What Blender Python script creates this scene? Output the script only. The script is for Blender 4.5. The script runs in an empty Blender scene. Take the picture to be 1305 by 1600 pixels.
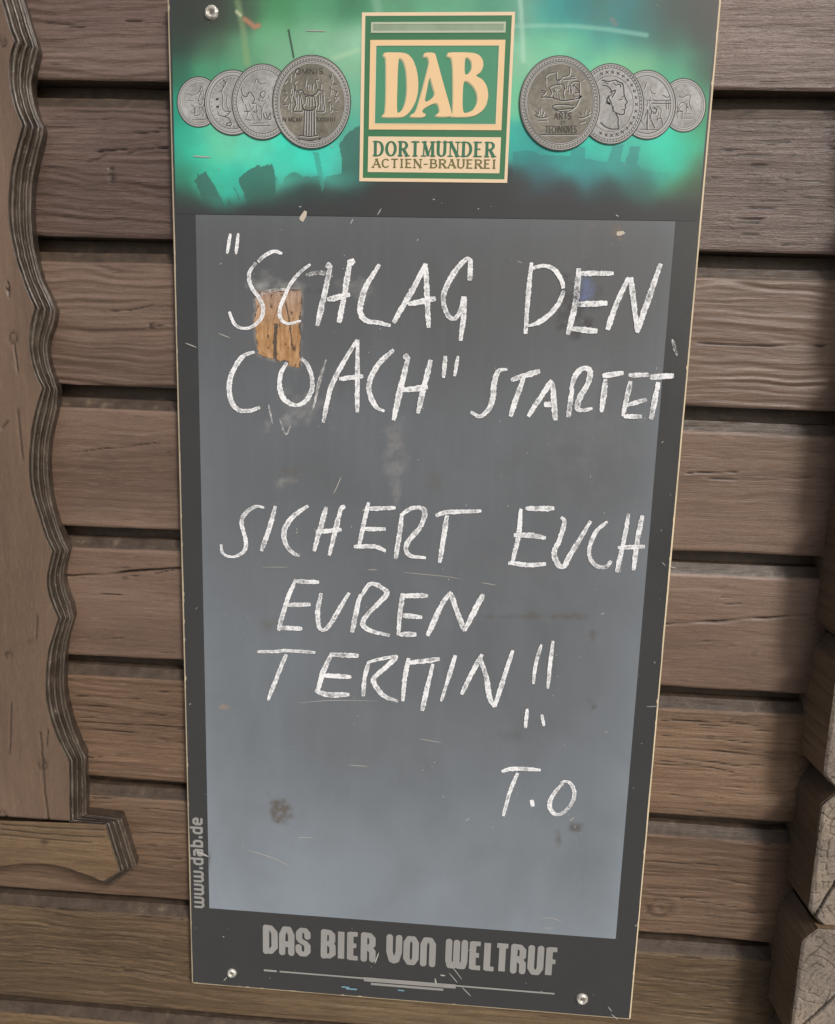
import bpy, math, random
import numpy as np
from mathutils import Matrix, Vector
from mathutils.geometry import tessellate_polygon

random.seed(4)
RNG = np.random.default_rng(11)
scene = bpy.context.scene

# ------------------------------------------------------------------ camera
PW, PH, F = 1305.0, 1600.0, 1100.0
R = np.array([[0.9973116790811812, 0.06717686049279414, 0.029269167781244266],
              [0.0395488653689372, -0.15720435864260257, -0.9867738732211132],
              [-0.061687130070255614, 0.9852786707516303, -0.1594385114882716]])
C = np.array([0.04713051, -0.83914509, 1.43153235])
cam_data = bpy.data.cameras.new('camera')
cam_data.sensor_fit = 'HORIZONTAL'
cam_data.sensor_width = 36.0
cam_data.lens = 36.0 * F / PW
cam_data.clip_start = 0.02
cam_data.clip_end = 200.0
cam = bpy.data.objects.new('camera', cam_data)
scene.collection.objects.link(cam)
cam.matrix_world = Matrix(((R[0][0], -R[1][0], -R[2][0], C[0]),
                           (R[0][1], -R[1][1], -R[2][1], C[1]),
                           (R[0][2], -R[1][2], -R[2][2], C[2]),
                           (0, 0, 0, 1)))
scene.camera = cam

# ------------------------------------------------------------------ sky, sun, exposure
SUN_EL, SUN_AZ = math.radians(38), math.radians(37)      # azimuth from the wall's outward normal, positive = from the right
world = bpy.data.worlds.new('World')
scene.world = world
world.use_nodes = True
wn = world.node_tree
sky = wn.nodes.new('ShaderNodeTexSky')
sky.sky_type = 'NISHITA'
sky.sun_disc = False
sky.sun_elevation = SUN_EL
sky.dust_density = 4.0
sky.air_density = 1.0
sky.ozone_density = 0.6
wn.links.new(sky.outputs[0], wn.nodes['Background'].inputs[0])
wn.nodes['Background'].inputs[1].default_value = 0.058
sun_data = bpy.data.lights.new('sun', 'SUN')
sun_data.energy = 1.5
sun_data.angle = math.radians(12)
sun_data.color = (1.0, 0.985, 0.965)
sun = bpy.data.objects.new('sun', sun_data)
scene.collection.objects.link(sun)
to_sun = Vector((math.sin(SUN_AZ) * math.cos(SUN_EL), -math.cos(SUN_AZ) * math.cos(SUN_EL), math.sin(SUN_EL)))
sun.rotation_euler = to_sun.to_track_quat('Z', 'Y').to_euler()
sun.location = (-2, -4, 5)
sky.sun_rotation = math.atan2(to_sun.x, to_sun.y)
scene.view_settings.view_transform = 'Standard'
scene.view_settings.look = 'None'
scene.view_settings.exposure = 0.74
scene.view_settings.gamma = 1.0
scene.view_settings.use_curve_mapping = False

# ------------------------------------------------------------------ helpers
def P(px, py, y=0.0):
    """photo pixel -> point (x, z) on the vertical plane at depth y"""
    d = R.T @ np.array([(px - PW / 2) / F, (py - PH / 2) / F, 1.0])
    t = (y - C[1]) / d[1]
    q = C + t * d
    return float(q[0]), float(q[2])

def PA(px, py, y=0.0):
    px = np.asarray(px, float); py = np.asarray(py, float)
    d = np.stack([(px - PW / 2) / F, (py - PH / 2) / F, np.ones_like(px)], -1) @ R
    t = (y - C[1]) / d[..., 1]
    q = C + t[..., None] * d
    return q[..., 0], q[..., 2]

def px_of(x, z, y=0.0):
    """point -> photo pixel (used to look up print colours)"""
    p = np.stack([x - C[0], np.full_like(x, y - C[1]), z - C[2]], -1) @ R.T
    return F * p[..., 0] / p[..., 2] + PW / 2, F * p[..., 1] / p[..., 2] + PH / 2

def lin(c):
    c = np.asarray(c, float) / 255.0
    return np.where(c <= 0.04045, c / 12.92, ((c + 0.055) / 1.055) ** 2.4)

def L4(*c):
    v = lin(c)
    return (float(v[0]), float(v[1]), float(v[2]), 1.0)

def empty(name, loc, label, cat, group=None):
    o = bpy.data.objects.new(name, None)
    scene.collection.objects.link(o)
    o.empty_display_size = 0.1
    o.location = loc
    o['label'] = label
    o['category'] = cat
    o['kind'] = 'thing'
    if group:
        o['group'] = group
    return o

def abs_loc(o):
    v = Vector((0, 0, 0))
    while o is not None:
        v += o.location
        o = o.parent
    return v

def mesh_obj(name, verts, faces, mat, parent=None, col=None, smooth=False, attrs=None, label=None, sharp=None):
    """link ONE mesh object; verts are in world space and become local to the parent"""
    v = np.asarray(verts, float).reshape(-1, 3)
    if parent is not None:
        v = v - np.array(abs_loc(parent))
    me = bpy.data.meshes.new(name)
    if isinstance(faces, np.ndarray) and faces.shape[1] == 4:
        n = len(faces)
        me.vertices.add(len(v)); me.vertices.foreach_set('co', v.ravel())
        me.loops.add(n * 4); me.loops.foreach_set('vertex_index', faces.ravel().astype(np.int32))
        me.polygons.add(n)
        me.polygons.foreach_set('loop_start', np.arange(0, n * 4, 4, dtype=np.int32))
        me.update(calc_edges=True)
    else:
        me.from_pydata([tuple(p) for p in v], [], [tuple(int(i) for i in f) for f in faces])
        me.update()
    if col is not None:
        a = me.color_attributes.new('Col', 'FLOAT_COLOR', 'POINT')
        c4 = np.ones((len(v), 4)); c4[:, :3] = col
        a.data.foreach_set('color', c4.ravel())
    for k, arr in (attrs or {}).items():
        a = me.attributes.new(k, 'FLOAT', 'POINT')
        a.data.foreach_set('value', np.asarray(arr, float).ravel())
    if smooth:
        me.polygons.foreach_set('use_smooth', np.ones(len(me.polygons), bool))
    if sharp is not None:                    # (columns, rows): crease the mesh along whole rows
        ev = np.empty(len(me.edges) * 2, np.int32); me.edges.foreach_get('vertices', ev)
        r_ = ev.reshape(-1, 2) // sharp[0]
        m_ = (r_[:, 0] == r_[:, 1]) & np.isin(r_[:, 0], list(sharp[1]))
        a = me.attributes.new('sharp_edge', 'BOOLEAN', 'EDGE'); a.data.foreach_set('value', m_)
    me.validate()
    me.materials.append(mat)
    o = bpy.data.objects.new(name, me)
    scene.collection.objects.link(o)
    if parent is not None:
        o.parent = parent
    if label:
        o['label'] = label
    return o

def grid_faces(nr, nc):
    i = np.arange(nr - 1)[:, None] * nc + np.arange(nc - 1)[None, :]
    return np.stack([i, i + 1, i + nc + 1, i + nc], -1).reshape(-1, 4)

# value noise on a lattice, smooth interpolation
LAT = RNG.random((256, 256))
def vnoise(x, y, seed=0):
    x = np.asarray(x, float) + seed * 17.31; y = np.asarray(y, float) + seed * 41.77
    xi = np.floor(x).astype(int); yi = np.floor(y).astype(int)
    fx = x - xi; fy = y - yi
    fx = fx * fx * (3 - 2 * fx); fy = fy * fy * (3 - 2 * fy)
    a = LAT[xi % 256, yi % 256]; b = LAT[(xi + 1) % 256, yi % 256]
    c = LAT[xi % 256, (yi + 1) % 256]; d = LAT[(xi + 1) % 256, (yi + 1) % 256]
    return (a * (1 - fx) + b * fx) * (1 - fy) + (c * (1 - fx) + d * fx) * fy - 0.5

def fbm(x, y, seed=0, n=4):
    s = 0; a = 1.0
    for k in range(n):
        s = s + a * vnoise(x * 2 ** k, y * 2 ** k, seed + k * 3)
        a *= 0.55
    return s

def sstep(e0, e1, x):
    t = np.clip((x - e0) / (e1 - e0), 0, 1)
    return t * t * (3 - 2 * t)

def seg_dist(X, Z, pts):
    """distance of every (X, Z) to a polyline, and the position 0..1 along it"""
    best = np.full(X.shape, 1e9); pos = np.zeros(X.shape)
    n = len(pts) - 1
    for k in range(n):
        (x0, z0), (x1, z1) = pts[k], pts[k + 1]
        dx, dz = x1 - x0, z1 - z0
        t = np.clip(((X - x0) * dx + (Z - z0) * dz) / (dx * dx + dz * dz + 1e-12), 0, 1)
        d = np.hypot(X - x0 - t * dx, Z - z0 - t * dz)
        m = d < best
        best = np.where(m, d, best); pos = np.where(m, (k + t) / n, pos)
    return best, pos

def in_poly(X, Y, poly):
    inside = np.zeros(X.shape, bool)
    n = len(poly)
    for i in range(n):
        x0, y0 = poly[i]; x1, y1 = poly[(i + 1) % n]
        if y0 == y1:
            continue
        c = ((y0 > Y) != (y1 > Y)) & (X < (x1 - x0) * (Y - y0) / (y1 - y0) + x0)
        inside ^= c
    return inside

def catmull(pts, step):
    p = [np.array(q, float) for q in pts]
    if len(p) == 2:
        n = max(2, int(np.linalg.norm(p[1] - p[0]) / step))
        return np.array([p[0] + (p[1] - p[0]) * t for t in np.linspace(0, 1, n + 1)])
    q = [2 * p[0] - p[1]] + p + [2 * p[-1] - p[-2]]
    out = []
    for i in range(1, len(q) - 2):
        n = max(2, int(np.linalg.norm(q[i + 1] - q[i]) / step))
        for t in np.linspace(0, 1, n, endpoint=False):
            out.append(0.5 * (2 * q[i] + (q[i + 1] - q[i - 1]) * t + (2 * q[i - 1] - 5 * q[i] + 4 * q[i + 1] - q[i + 2]) * t ** 2
                              + (3 * q[i] - q[i - 1] - 3 * q[i + 1] + q[i + 2]) * t ** 3))
    out.append(q[-2])
    return np.array(out)

def resample(pts, n):
    p = np.asarray(pts, float)
    s = np.r_[0, np.cumsum(np.hypot(*np.diff(p, axis=0).T))]
    t = np.linspace(0, s[-1], n)
    return np.stack([np.interp(t, s, p[:, 0]), np.interp(t, s, p[:, 1])], 1)

class Ribbons:
    """flat strokes on the board; each stroke lies a hair above the one before"""
    def __init__(self, y0, dy=-0.00005):
        self.v = []; self.f = []; self.e = []; self.y = y0; self.dy = dy
    def add(self, pts, w, nac=1, jitter=0.0, closed=False, taper=0.0):
        p = np.asarray(pts, float); n = len(p)
        if closed:
            d = np.roll(p, -1, 0) - np.roll(p, 1, 0)
        else:
            d = np.gradient(p, axis=0) if n > 2 else np.repeat((p[1] - p[0])[None], n, 0)
        d /= np.linalg.norm(d, axis=1)[:, None] + 1e-12
        nrm = np.stack([-d[:, 1], d[:, 0]], 1)
        if n > 2 and not closed:          # keep the width at the bends
            seg = np.diff(p, axis=0); seg /= np.linalg.norm(seg, axis=1)[:, None] + 1e-12
            cosb = np.ones(n); cosb[1:-1] = np.clip((d[1:-1] * seg[:-1]).sum(1), 0.6, 1)
        else:
            cosb = np.ones(n)
        w = np.broadcast_to(np.asarray(w, float), (n,)).copy()
        if taper:
            t = np.linspace(0, 1, n); w *= 1 - taper * (2 * np.abs(t - 0.5)) ** 4
        base = len(self.v)
        for i in range(n):
            for k in range(nac + 1):
                u = 2 * k / nac - 1
                hw = 0.5 * w[i] / cosb[i]
                if jitter and abs(u) == 1:
                    hw *= 1 + jitter * (random.random() - 0.6)
                q = p[i] + nrm[i] * hw * u
                self.v.append((q[0], self.y, q[1]))
                e = abs(u)
                self.e.append(max(e, 1.0 if (i == 0 or i == n - 1) and not closed else 0))
        m = n if closed else n - 1
        for i in range(m):
            j = (i + 1) % n
            for k in range(nac):
                self.f.append((base + i * (nac + 1) + k, base + j * (nac + 1) + k, base + j * (nac + 1) + k + 1, base + i * (nac + 1) + k + 1))
        self.y += self.dy
    def poly(self, outer, holes=()):
        loops = [[Vector((a, b, 0)) for a, b in l] for l in (outer, *holes)]
        tris = tessellate_polygon(loops)
        base = len(self.v)
        for l in loops:
            for q in l:
                self.v.append((q.x, self.y, q.y)); self.e.append(1.0)
        for t in tris:
            self.f.append(tuple(base + i for i in t))
        self.y += self.dy
    def build(self, name, mat, parent, attrs=False, label=None):
        v = np.array(self.v)
        f = []
        for q in self.f:            # wind every face towards the viewer
            a, b, c = (v[i] for i in q[:3])
            f.append(q if np.cross(b - a, c - a)[1] < 0 else tuple(reversed(q)))
        return mesh_obj(name, v, f, mat, parent, attrs={'edge': self.e} if attrs else None, label=label)

class Glyphs:
    """printed lettering: the union of all strokes as one flat outline mesh"""
    def __init__(self, y, cell=0.0005):
        self.y = y; self.cell = cell; self.st = []
    def add(self, pts, w, **kw):
        p = np.asarray(pts, float)
        self.st.append((p, np.broadcast_to(np.asarray(w, float), (len(p),)) / 2))
    def build(self, name, mat, parent, label=None):
        allp = np.concatenate([p for p, _ in self.st]); mw = max(w.max() for _, w in self.st) + 2 * self.cell
        x0, z0 = allp.min(0) - mw; x1, z1 = allp.max(0) + mw
        gx = np.arange(x0, x1, self.cell); gz = np.arange(z0, z1, self.cell)
        Fd = np.full((len(gz), len(gx)), -1.0)
        for p, w in self.st:
            for k in range(len(p) - 1):
                a, b, wa, wb = p[k], p[k + 1], w[k], w[k + 1]
                m = max(wa, wb) + 2 * self.cell
                i0, i1 = np.searchsorted(gx, [min(a[0], b[0]) - m, max(a[0], b[0]) + m]); j0, j1 = np.searchsorted(gz, [min(a[1], b[1]) - m, max(a[1], b[1]) + m])
                X, Z = np.meshgrid(gx[i0:i1], gz[j0:j1])
                d = b - a; L2 = d @ d + 1e-15
                tr = ((X - a[0]) * d[0] + (Z - a[1]) * d[1]) / L2
                t = np.clip(tr, 0, 1); ww = wa + (wb - wa) * t
                dist = np.hypot(X - a[0] - t * d[0], Z - a[1] - t * d[1])
                L = math.sqrt(L2)
                # square the free ends of straight two-point strokes
                if len(p) == 2:
                    nd = np.abs((X - a[0]) * d[1] - (Z - a[1]) * d[0]) / L
                    ext = ww * 0.55
                    out = np.maximum(-tr, tr - 1) * L
                    f_ = np.minimum(ww - nd, ext - out)
                else:
                    f_ = ww - dist
                Fd[j0:j1, i0:i1] = np.maximum(Fd[j0:j1, i0:i1], f_)
        V = []; idx = {}; faces = []
        def vid(key, x, z):
            if key not in idx:
                idx[key] = len(V); V.append((x, self.y, z))
            return idx[key]
        pos = Fd > 0
        cellany = pos[:-1, :-1] | pos[1:, :-1] | pos[:-1, 1:] | pos[1:, 1:]
        for j, i in zip(*np.nonzero(cellany)):
            cs = ((j, i), (j, i + 1), (j + 1, i + 1), (j + 1, i))
            poly = []
            for q in range(4):
                c0, c1 = cs[q], cs[(q + 1) % 4]
                f0, f1 = Fd[c0], Fd[c1]
                if f0 > 0:
                    poly.append(vid((c0, c0), gx[c0[1]], gz[c0[0]]))
                if (f0 > 0) != (f1 > 0):
                    t = f0 / (f0 - f1)
                    key = (min(c0, c1), max(c0, c1))
                    poly.append(vid(key, gx[c0[1]] + (gx[c1[1]] - gx[c0[1]]) * t, gz[c0[0]] + (gz[c1[0]] - gz[c0[0]]) * t))
            if len(poly) >= 3:
                faces.append(poly)
        return mesh_obj(name, V, faces, mat, parent, label=label)

def chaikin(pts, it=2, r=0.22):
    p = [np.array(q, float) for q in pts]
    for _ in range(it):
        o = []
        for i in range(len(p)):
            a, b = p[i], p[(i + 1) % len(p)]
            o += [a + (b - a) * r, b + (a - b) * r]
        p = o
    return p

# ------------------------------------------------------------------ materials
class NT:
    def __init__(self, name):
        self.m = bpy.data.materials.new(name); self.m.use_nodes = True
        self.t = self.m.node_tree; self.b = self.t.nodes['Principled BSDF']
        self.out = self.t.nodes['Material Output']
    def n(self, kind, **kw):
        nd = self.t.nodes.new(kind)
        for k, v in kw.items():
            setattr(nd, k, v)
        return nd
    def l(self, a, b):
        self.t.links.new(a, b)
    def coords(self, scale, rand=True):
        tc = self.n('ShaderNodeTexCoord'); mp = self.n('ShaderNodeMapping')
        mp.inputs['Scale'].default_value = scale
        self.l(tc.outputs['Object'], mp.inputs['Vector'])
        if rand:
            oi = self.n('ShaderNodeObjectInfo'); mu = self.n('ShaderNodeMath', operation='MULTIPLY')
            mu.inputs[1].default_value = 173.0
            self.l(oi.outputs['Random'], mu.inputs[0]); self.l(mu.outputs[0], mp.inputs['Location'])
        return mp.outputs['Vector']
    def noise(self, vec, scale=1.0, detail=4.0, rough=0.6, dist=0.0):
        nd = self.n('ShaderNodeTexNoise')
        nd.inputs['Scale'].default_value = scale; nd.inputs['Detail'].default_value = detail
        nd.inputs['Roughness'].default_value = rough; nd.inputs['Distortion'].default_value = dist
        self.l(vec, nd.inputs['Vector'])
        return nd.outputs['Fac']
    def ramp(self, fac, stops):
        nd = self.n('ShaderNodeValToRGB')
        el = nd.color_ramp.elements
        while len(el) < len(stops):
            el.new(0.5)
        for e, (p, c) in zip(el, stops):
            e.position = p; e.color = c if len(c) == 4 else (*c, 1)
        self.l(fac, nd.inputs['Fac'])
        return nd.outputs['Color']
    def mix(self, fac, a, b, mode='MIX'):
        nd = self.n('ShaderNodeMix', data_type='RGBA', blend_type=mode)
        for s, v in ((nd.inputs[0], fac), (nd.inputs[6], a), (nd.inputs[7], b)):
            if isinstance(v, (int, float)):
                s.default_value = v
            elif isinstance(v, tuple):
                s.default_value = v
            else:
                self.l(v, s)
        return nd.outputs[2]
    def math(self, op, a, b=0.0, clamp=False):
        nd = self.n('ShaderNodeMath', operation=op, use_clamp=clamp)
        for s, v in ((nd.inputs[0], a), (nd.inputs[1], b)):
            if isinstance(v, (int, float)):
                s.default_value = v
            else:
                self.l(v, s)
        return nd.outputs[0]
    def bump(self, h, strength, dist):
        nd = self.n('ShaderNodeBump')
        nd.inputs['Strength'].default_value = strength; nd.inputs['Distance'].default_value = dist
        self.l(h, nd.inputs['Height']); self.l(nd.outputs[0], self.b.inputs['Normal'])
    def set(self, **kw):
        for k, v in kw.items():
            s = self.b.inputs[k.replace('_', ' ')]
            if isinstance(v, (int, float, tuple)):
                s.default_value = v
            else:
                self.l(v, s)
        return self.m

def wood_mat(name, base, dark, light, axis='X', rough=0.52, spec=0.4, bump=0.6, st=0.55):
    """stained, weathered wood: streaks along the grain, wear in pale flecks, 'carve' = depth of cracks cut in the mesh"""
    t = NT(name)
    def sc(along, across):
        return (along, across, across) if axis == 'X' else ((across, across, along) if axis == 'Z' else (across, along, across))
    broad = t.noise(t.coords(sc(1.6, 9)), 1, 3, 0.55, 0.3)
    streak = t.noise(t.coords(sc(9, 230)), 1, 6, 0.68, 0.35)
    fine = t.noise(t.coords(sc(55, 900)), 1, 4, 0.65)
    dash = t.noise(t.coords(sc(26, 480)), 1, 2, 0.5)
    pore = t.noise(t.coords(sc(300, 700)), 1, 3, 0.6)
    fleck = t.noise(t.coords(sc(60, 420)), 1, 4, 0.7)
    c = t.ramp(broad, [(0.28, dark), (0.5, base), (0.74, light)])
    c = t.mix(t.math('MULTIPLY', t.ramp(streak, [(0.36, (1, 1, 1)), (0.56, (0, 0, 0))]), st), c, tuple(x * 0.55 for x in dark[:3]) + (1,))
    c = t.mix(t.math('MULTIPLY', t.ramp(fine, [(0.50, (0, 0, 0)), (0.78, (1, 1, 1))]), 0.45), c, tuple(min(1, x * 1.45) for x in light[:3]) + (1,))
    c = t.mix(t.math('MULTIPLY', t.ramp(fleck, [(0.66, (0, 0, 0)), (0.76, (1, 1, 1))]), 0.35), c, tuple(min(1, x * 1.7) for x in light[:3]) + (1,))
    c = t.mix(t.math('MULTIPLY', t.ramp(dash, [(0.27, (1, 1, 1)), (0.34, (0, 0, 0))]), st * 1.1), c, tuple(x * 0.35 for x in dark[:3]) + (1,))
    c = t.mix(t.math('MULTIPLY', t.ramp(pore, [(0.3, (1, 1, 1)), (0.5, (0, 0, 0))]), 0.34), c, tuple(x * 0.6 for x in dark[:3]) + (1,))
    patch = t.noise(t.coords(sc(3.2, 14)), 1, 5, 0.62, 0.8)
    c = t.mix(t.math('MULTIPLY', t.ramp(patch, [(0.36, (1, 1, 1)), (0.52, (0, 0, 0))]), 0.34), c, tuple(x * 0.62 for x in dark[:3]) + (1,))
    oi = t.n('ShaderNodeObjectInfo')
    c = t.mix(1.0, c, t.ramp(oi.outputs['Random'], [(0.0, (0.80, 0.80, 0.80)), (1.0, (1.12, 1.10, 1.07))]), 'MULTIPLY')
    gv = t.n('ShaderNodeAttribute', attribute_name='groove')
    groove_shade = t.ramp(t.noise(t.coords((60, 60, 60)), 1, 5, 0.7), [(0.35, L4(58, 46, 37)), (0.6, L4(76, 63, 51)), (0.76, L4(112, 98, 80))])  # dark groove stain, with the shade of the recess put into the colour
    c = t.mix(gv.outputs['Fac'], c, groove_shade)
    at = t.n('ShaderNodeAttribute', attribute_name='carve')
    c = t.mix(at.outputs['Fac'], c, (0.012, 0.009, 0.007, 1))
    h = t.math('ADD', t.math('ADD', t.math('MULTIPLY', streak, 0.7), t.math('MULTIPLY', fine, 0.35)), t.math('ADD', t.math('MULTIPLY', t.math('MINIMUM', dash, 0.36), 1.6), t.math('MULTIPLY', pore, 0.25)))
    t.bump(h, bump, 0.0016)
    rg = t.ramp(streak, [(0.3, (rough + 0.15,) * 3), (0.7, (rough - 0.08,) * 3)])
    return t.set(Base_Color=c, Roughness=rg, Specular_IOR_Level=spec)

W_LOG_HIGH = wood_mat('log_wood_greyed', L4(102, 83, 74), L4(82, 64, 56), L4(121, 103, 94), bump=1.0, rough=0.40, spec=0.6)
W_LOG = wood_mat('log_wood', L4(119, 98, 84), L4(100, 80, 68), L4(133, 112, 98), bump=0.55, st=0.40, rough=0.44, spec=0.5)
W_LOG_MID = wood_mat('log_wood_dry', L4(115, 92, 74), L4(92, 72, 57), L4(134, 111, 90), bump=0.9, rough=0.52)
W_LOG_LOW = wood_mat('log_wood_weathered', L4(110, 90, 67), L4(84, 67, 49), L4(135, 115, 88), bump=1.0, rough=0.56)
W_PANEL = wood_mat('panel_wood', L4(118, 97, 81), L4(104, 85, 70), L4(130, 109, 90), axis='Z', bump=0.14, st=0.16, rough=0.40, spec=0.55)
W_RAIL = wood_mat('rail_wood', L4(117, 95, 72), L4(92, 73, 54), L4(140, 117, 90), axis='X', bump=0.9)
W_FLANK = wood_mat('crossing_log_wood', L4(112, 92, 73), L4(92, 75, 59), L4(130, 110, 88), axis='Y', bump=0.5)

def moulding_mat():
    t = NT('moulding_paint')
    n1 = t.noise(t.coords((30, 30, 30)), 1, 4, 0.6)
    n2 = t.noise(t.coords((220, 220, 90)), 1, 3, 0.65)
    c = t.ramp(n1, [(0.3, L4(46, 38, 32)), (0.55, L4(70, 60, 51)), (0.78, L4(100, 90, 79))])
    c = t.mix(t.math('MULTIPLY', t.ramp(n2, [(0.62, (0, 0, 0)), (0.72, (1, 1, 1))]), 0.6), c, L4(150, 140, 124))
    wr = t.n('ShaderNodeAttribute', attribute_name='wear').outputs['Fac']
    n3 = t.noise(t.coords((120, 120, 45)), 1, 4, 0.7)
    c = t.mix(t.math('MULTIPLY', t.math('MULTIPLY', wr, 0.4), t.ramp(n3, [(0.38, (0, 0, 0)), (0.62, (1, 1, 1))])), c, L4(136, 128, 117))
    t.bump(t.math('ADD', n2, t.math('MULTIPLY', n3, 0.8)), 0.45, 0.0014)
    return t.set(Base_Color=c, Roughness=0.40, Specular_IOR_Level=0.5)
W_MOULD = moulding_mat()

def end_grain_mat():
    t = NT('end_grain')
    v = t.coords((1, 1, 1))
    n1 = t.noise(v, 18, 4, 0.6)
    n2 = t.noise(v, 260, 4, 0.7)
    c = t.ramp(n1, [(0.3, L4(116, 106, 97)), (0.5, L4(136, 126, 115)), (0.72, L4(152, 138, 121))])
    c = t.mix(t.math('MULTIPLY', t.ramp(n2, [(0.35, (1, 1, 1)), (0.55, (0, 0, 0))]), 0.5), c, L4(88, 76, 64))
    at = t.n('ShaderNodeAttribute', attribute_name='carve')
    c = t.mix(at.outputs['Fac'], c, (0.02, 0.015, 0.011, 1))
    t.bump(n2, 0.6, 0.0015)
    return t.set(Base_Color=c, Roughness=0.85, Specular_IOR_Level=0.2)
W_END = end_grain_mat()

def print_mat(name, color=None, rough=0.42, spec=0.4, wear=0.12, grime=0.10):
    """painted / printed sheet: own colour or the printed colours in 'Col', with fine soiling and faint scratches"""
    t = NT(name)
    if color is None:
        c = t.n('ShaderNodeAttribute', attribute_name='Col').outputs['Color']
    else:
        rgb = t.n('ShaderNodeRGB'); rgb.outputs[0].default_value = color
        c = rgb.outputs[0]
    cloud = t.noise(t.coords((14, 14, 9), False), 1, 5, 0.62, 0.4)
    fine = t.noise(t.coords((420, 420, 420), False), 1, 3, 0.7)
    c = t.mix(t.math('MULTIPLY', t.ramp(cloud, [(0.35, (1, 1, 1)), (0.62, (0, 0, 0))]), grime), c, (0.06, 0.055, 0.05, 1))
    c = t.mix(t.math('MULTIPLY', t.ramp(fine, [(0.60, (0, 0, 0)), (0.80, (1, 1, 1))]), wear), c, (0.55, 0.55, 0.53, 1))
    t.bump(fine, 0.08, 0.0004)
    rg = t.ramp(cloud, [(0.3, (rough + 0.12,) * 3), (0.7, (rough - 0.06,) * 3)])
    return t.set(Base_Color=c, Roughness=rg, Specular_IOR_Level=spec)

M_PANEL = print_mat('board_black_laminate', L4(56, 57, 58), 0.40, 0.45)
M_PRINT = print_mat('board_print', None, 0.40, 0.4, 0.06, 0.06)
M_CREAM = print_mat('logo_cream', L4(232, 198, 152), 0.45, 0.35, 0.05, 0.06)
M_CREAM2 = print_mat('logo_cream_pale', L4(228, 204, 170), 0.45, 0.35, 0.05, 0.05)
M_GREEN = print_mat('logo_green', L4(58, 116, 78), 0.42, 0.4, 0.06, 0.08)
M_GREEN2 = print_mat('logo_green_light', L4(74, 142, 108), 0.42, 0.4, 0.06, 0.08)
M_TEXTG = print_mat('logo_text_green', L4(60, 112, 84), 0.45, 0.35, 0.05)
M_TEXTB = print_mat('logo_text_olive', L4(112, 108, 66), 0.45, 0.35, 0.05)
M_RELIEF = print_mat('logo_letter_shade', L4(172, 182, 148), 0.45, 0.35, 0.05)
M_SILV = print_mat('silver_print', L4(150, 149, 146), 0.42, 0.4, 0.1, 0.18)
M_LINE = print_mat('engraving_print', L4(66, 62, 58), 0.5, 0.3, 0.05)
M_RELIEFL = print_mat('medal_highlight', L4(186, 185, 182), 0.4, 0.4, 0.05, 0.1)
M_EDGE = print_mat('board_raw_edge', L4(208, 192, 162), 0.7, 0.2, 0.2, 0.30)
M_CHIP = print_mat('paint_chip', L4(176, 174, 168), 0.8, 0.2, 0.2, 0.2)

def field_mat():
    """slate-grey writing field; wiped chalk dust is in 'Col', the fine wiping streaks here"""
    t = NT('slate_field')
    c = t.n('ShaderNodeAttribute', attribute_name='Col').outputs['Color']
    wipe = t.noise(t.coords((70, 70, 5), False), 1, 5, 0.65, 0.3)
    cloud = t.noise(t.coords((11, 11, 8), False), 1, 5, 0.6, 0.5)
    fine = t.noise(t.coords((520, 520, 520), False), 1, 2, 0.7)
    c = t.mix(t.math('MULTIPLY', t.ramp(wipe, [(0.45, (0, 0, 0)), (0.75, (1, 1, 1))]), 0.02), c, (0.55, 0.58, 0.60, 1))
    c = t.mix(t.math('MULTIPLY', t.ramp(cloud, [(0.30, (1, 1, 1)), (0.55, (0, 0, 0))]), 0.16), c, (0.07, 0.07, 0.07, 1))
    c = t.mix(t.math('MULTIPLY', t.ramp(fine, [(0.62, (0, 0, 0)), (0.78, (1, 1, 1))]), 0.07), c, (0.6, 0.6, 0.6, 1))
    t.bump(fine, 0.06, 0.0004)
    return t.set(Base_Color=c, Roughness=0.46, Specular_IOR_Level=0.5)
M_FIELD = field_mat()

def chalk_mat(name, cover, colour=(0.80, 0.80, 0.78, 1)):
    t = NT(name)
    ed = t.n('ShaderNodeAttribute', attribute_name='edge').outputs['Fac']
    n1 = t.noise(t.coords((1, 1, 1), False), 620, 3, 0.75)
    n2 = t.noise(t.coords((1, 1, 1), False), 150, 3, 0.6)
    n3 = t.noise(t.coords((1, 1, 1), False), 38, 2, 0.5)
    s = t.math('ADD', t.math('MULTIPLY', t.math('SUBTRACT', n1, 0.5), 1.7), t.math('ADD', t.math('MULTIPLY', t.math('SUBTRACT', n2, 0.5), 1.9), t.math('MULTIPLY', t.math('SUBTRACT', n3, 0.5), 1.5)))
    s = t.math('ADD', s, t.math('MULTIPLY', t.math('POWER', ed, 2.0), 0.30))
    a = t.math('ADD', s, cover, clamp=True)
    tr = t.n('ShaderNodeBsdfTransparent'); mx = t.n('ShaderNodeMixShader')
    t.l(a, mx.inputs[0]); t.l(tr.outputs[0], mx.inputs[1]); t.l(t.b.outputs[0], mx.inputs[2])
    t.l(mx.outputs[0], t.out.inputs['Surface'])
    t.bump(n1, 0.4, 0.0006)
    return t.set(Base_Color=colour, Roughness=0.95, Specular_IOR_Level=0.1)
M_CHALK = chalk_mat('chalk', 0.73, (0.84, 0.85, 0.86, 1))
M_CHALK_THIN = chalk_mat('chalk_faint', 0.30)

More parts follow.
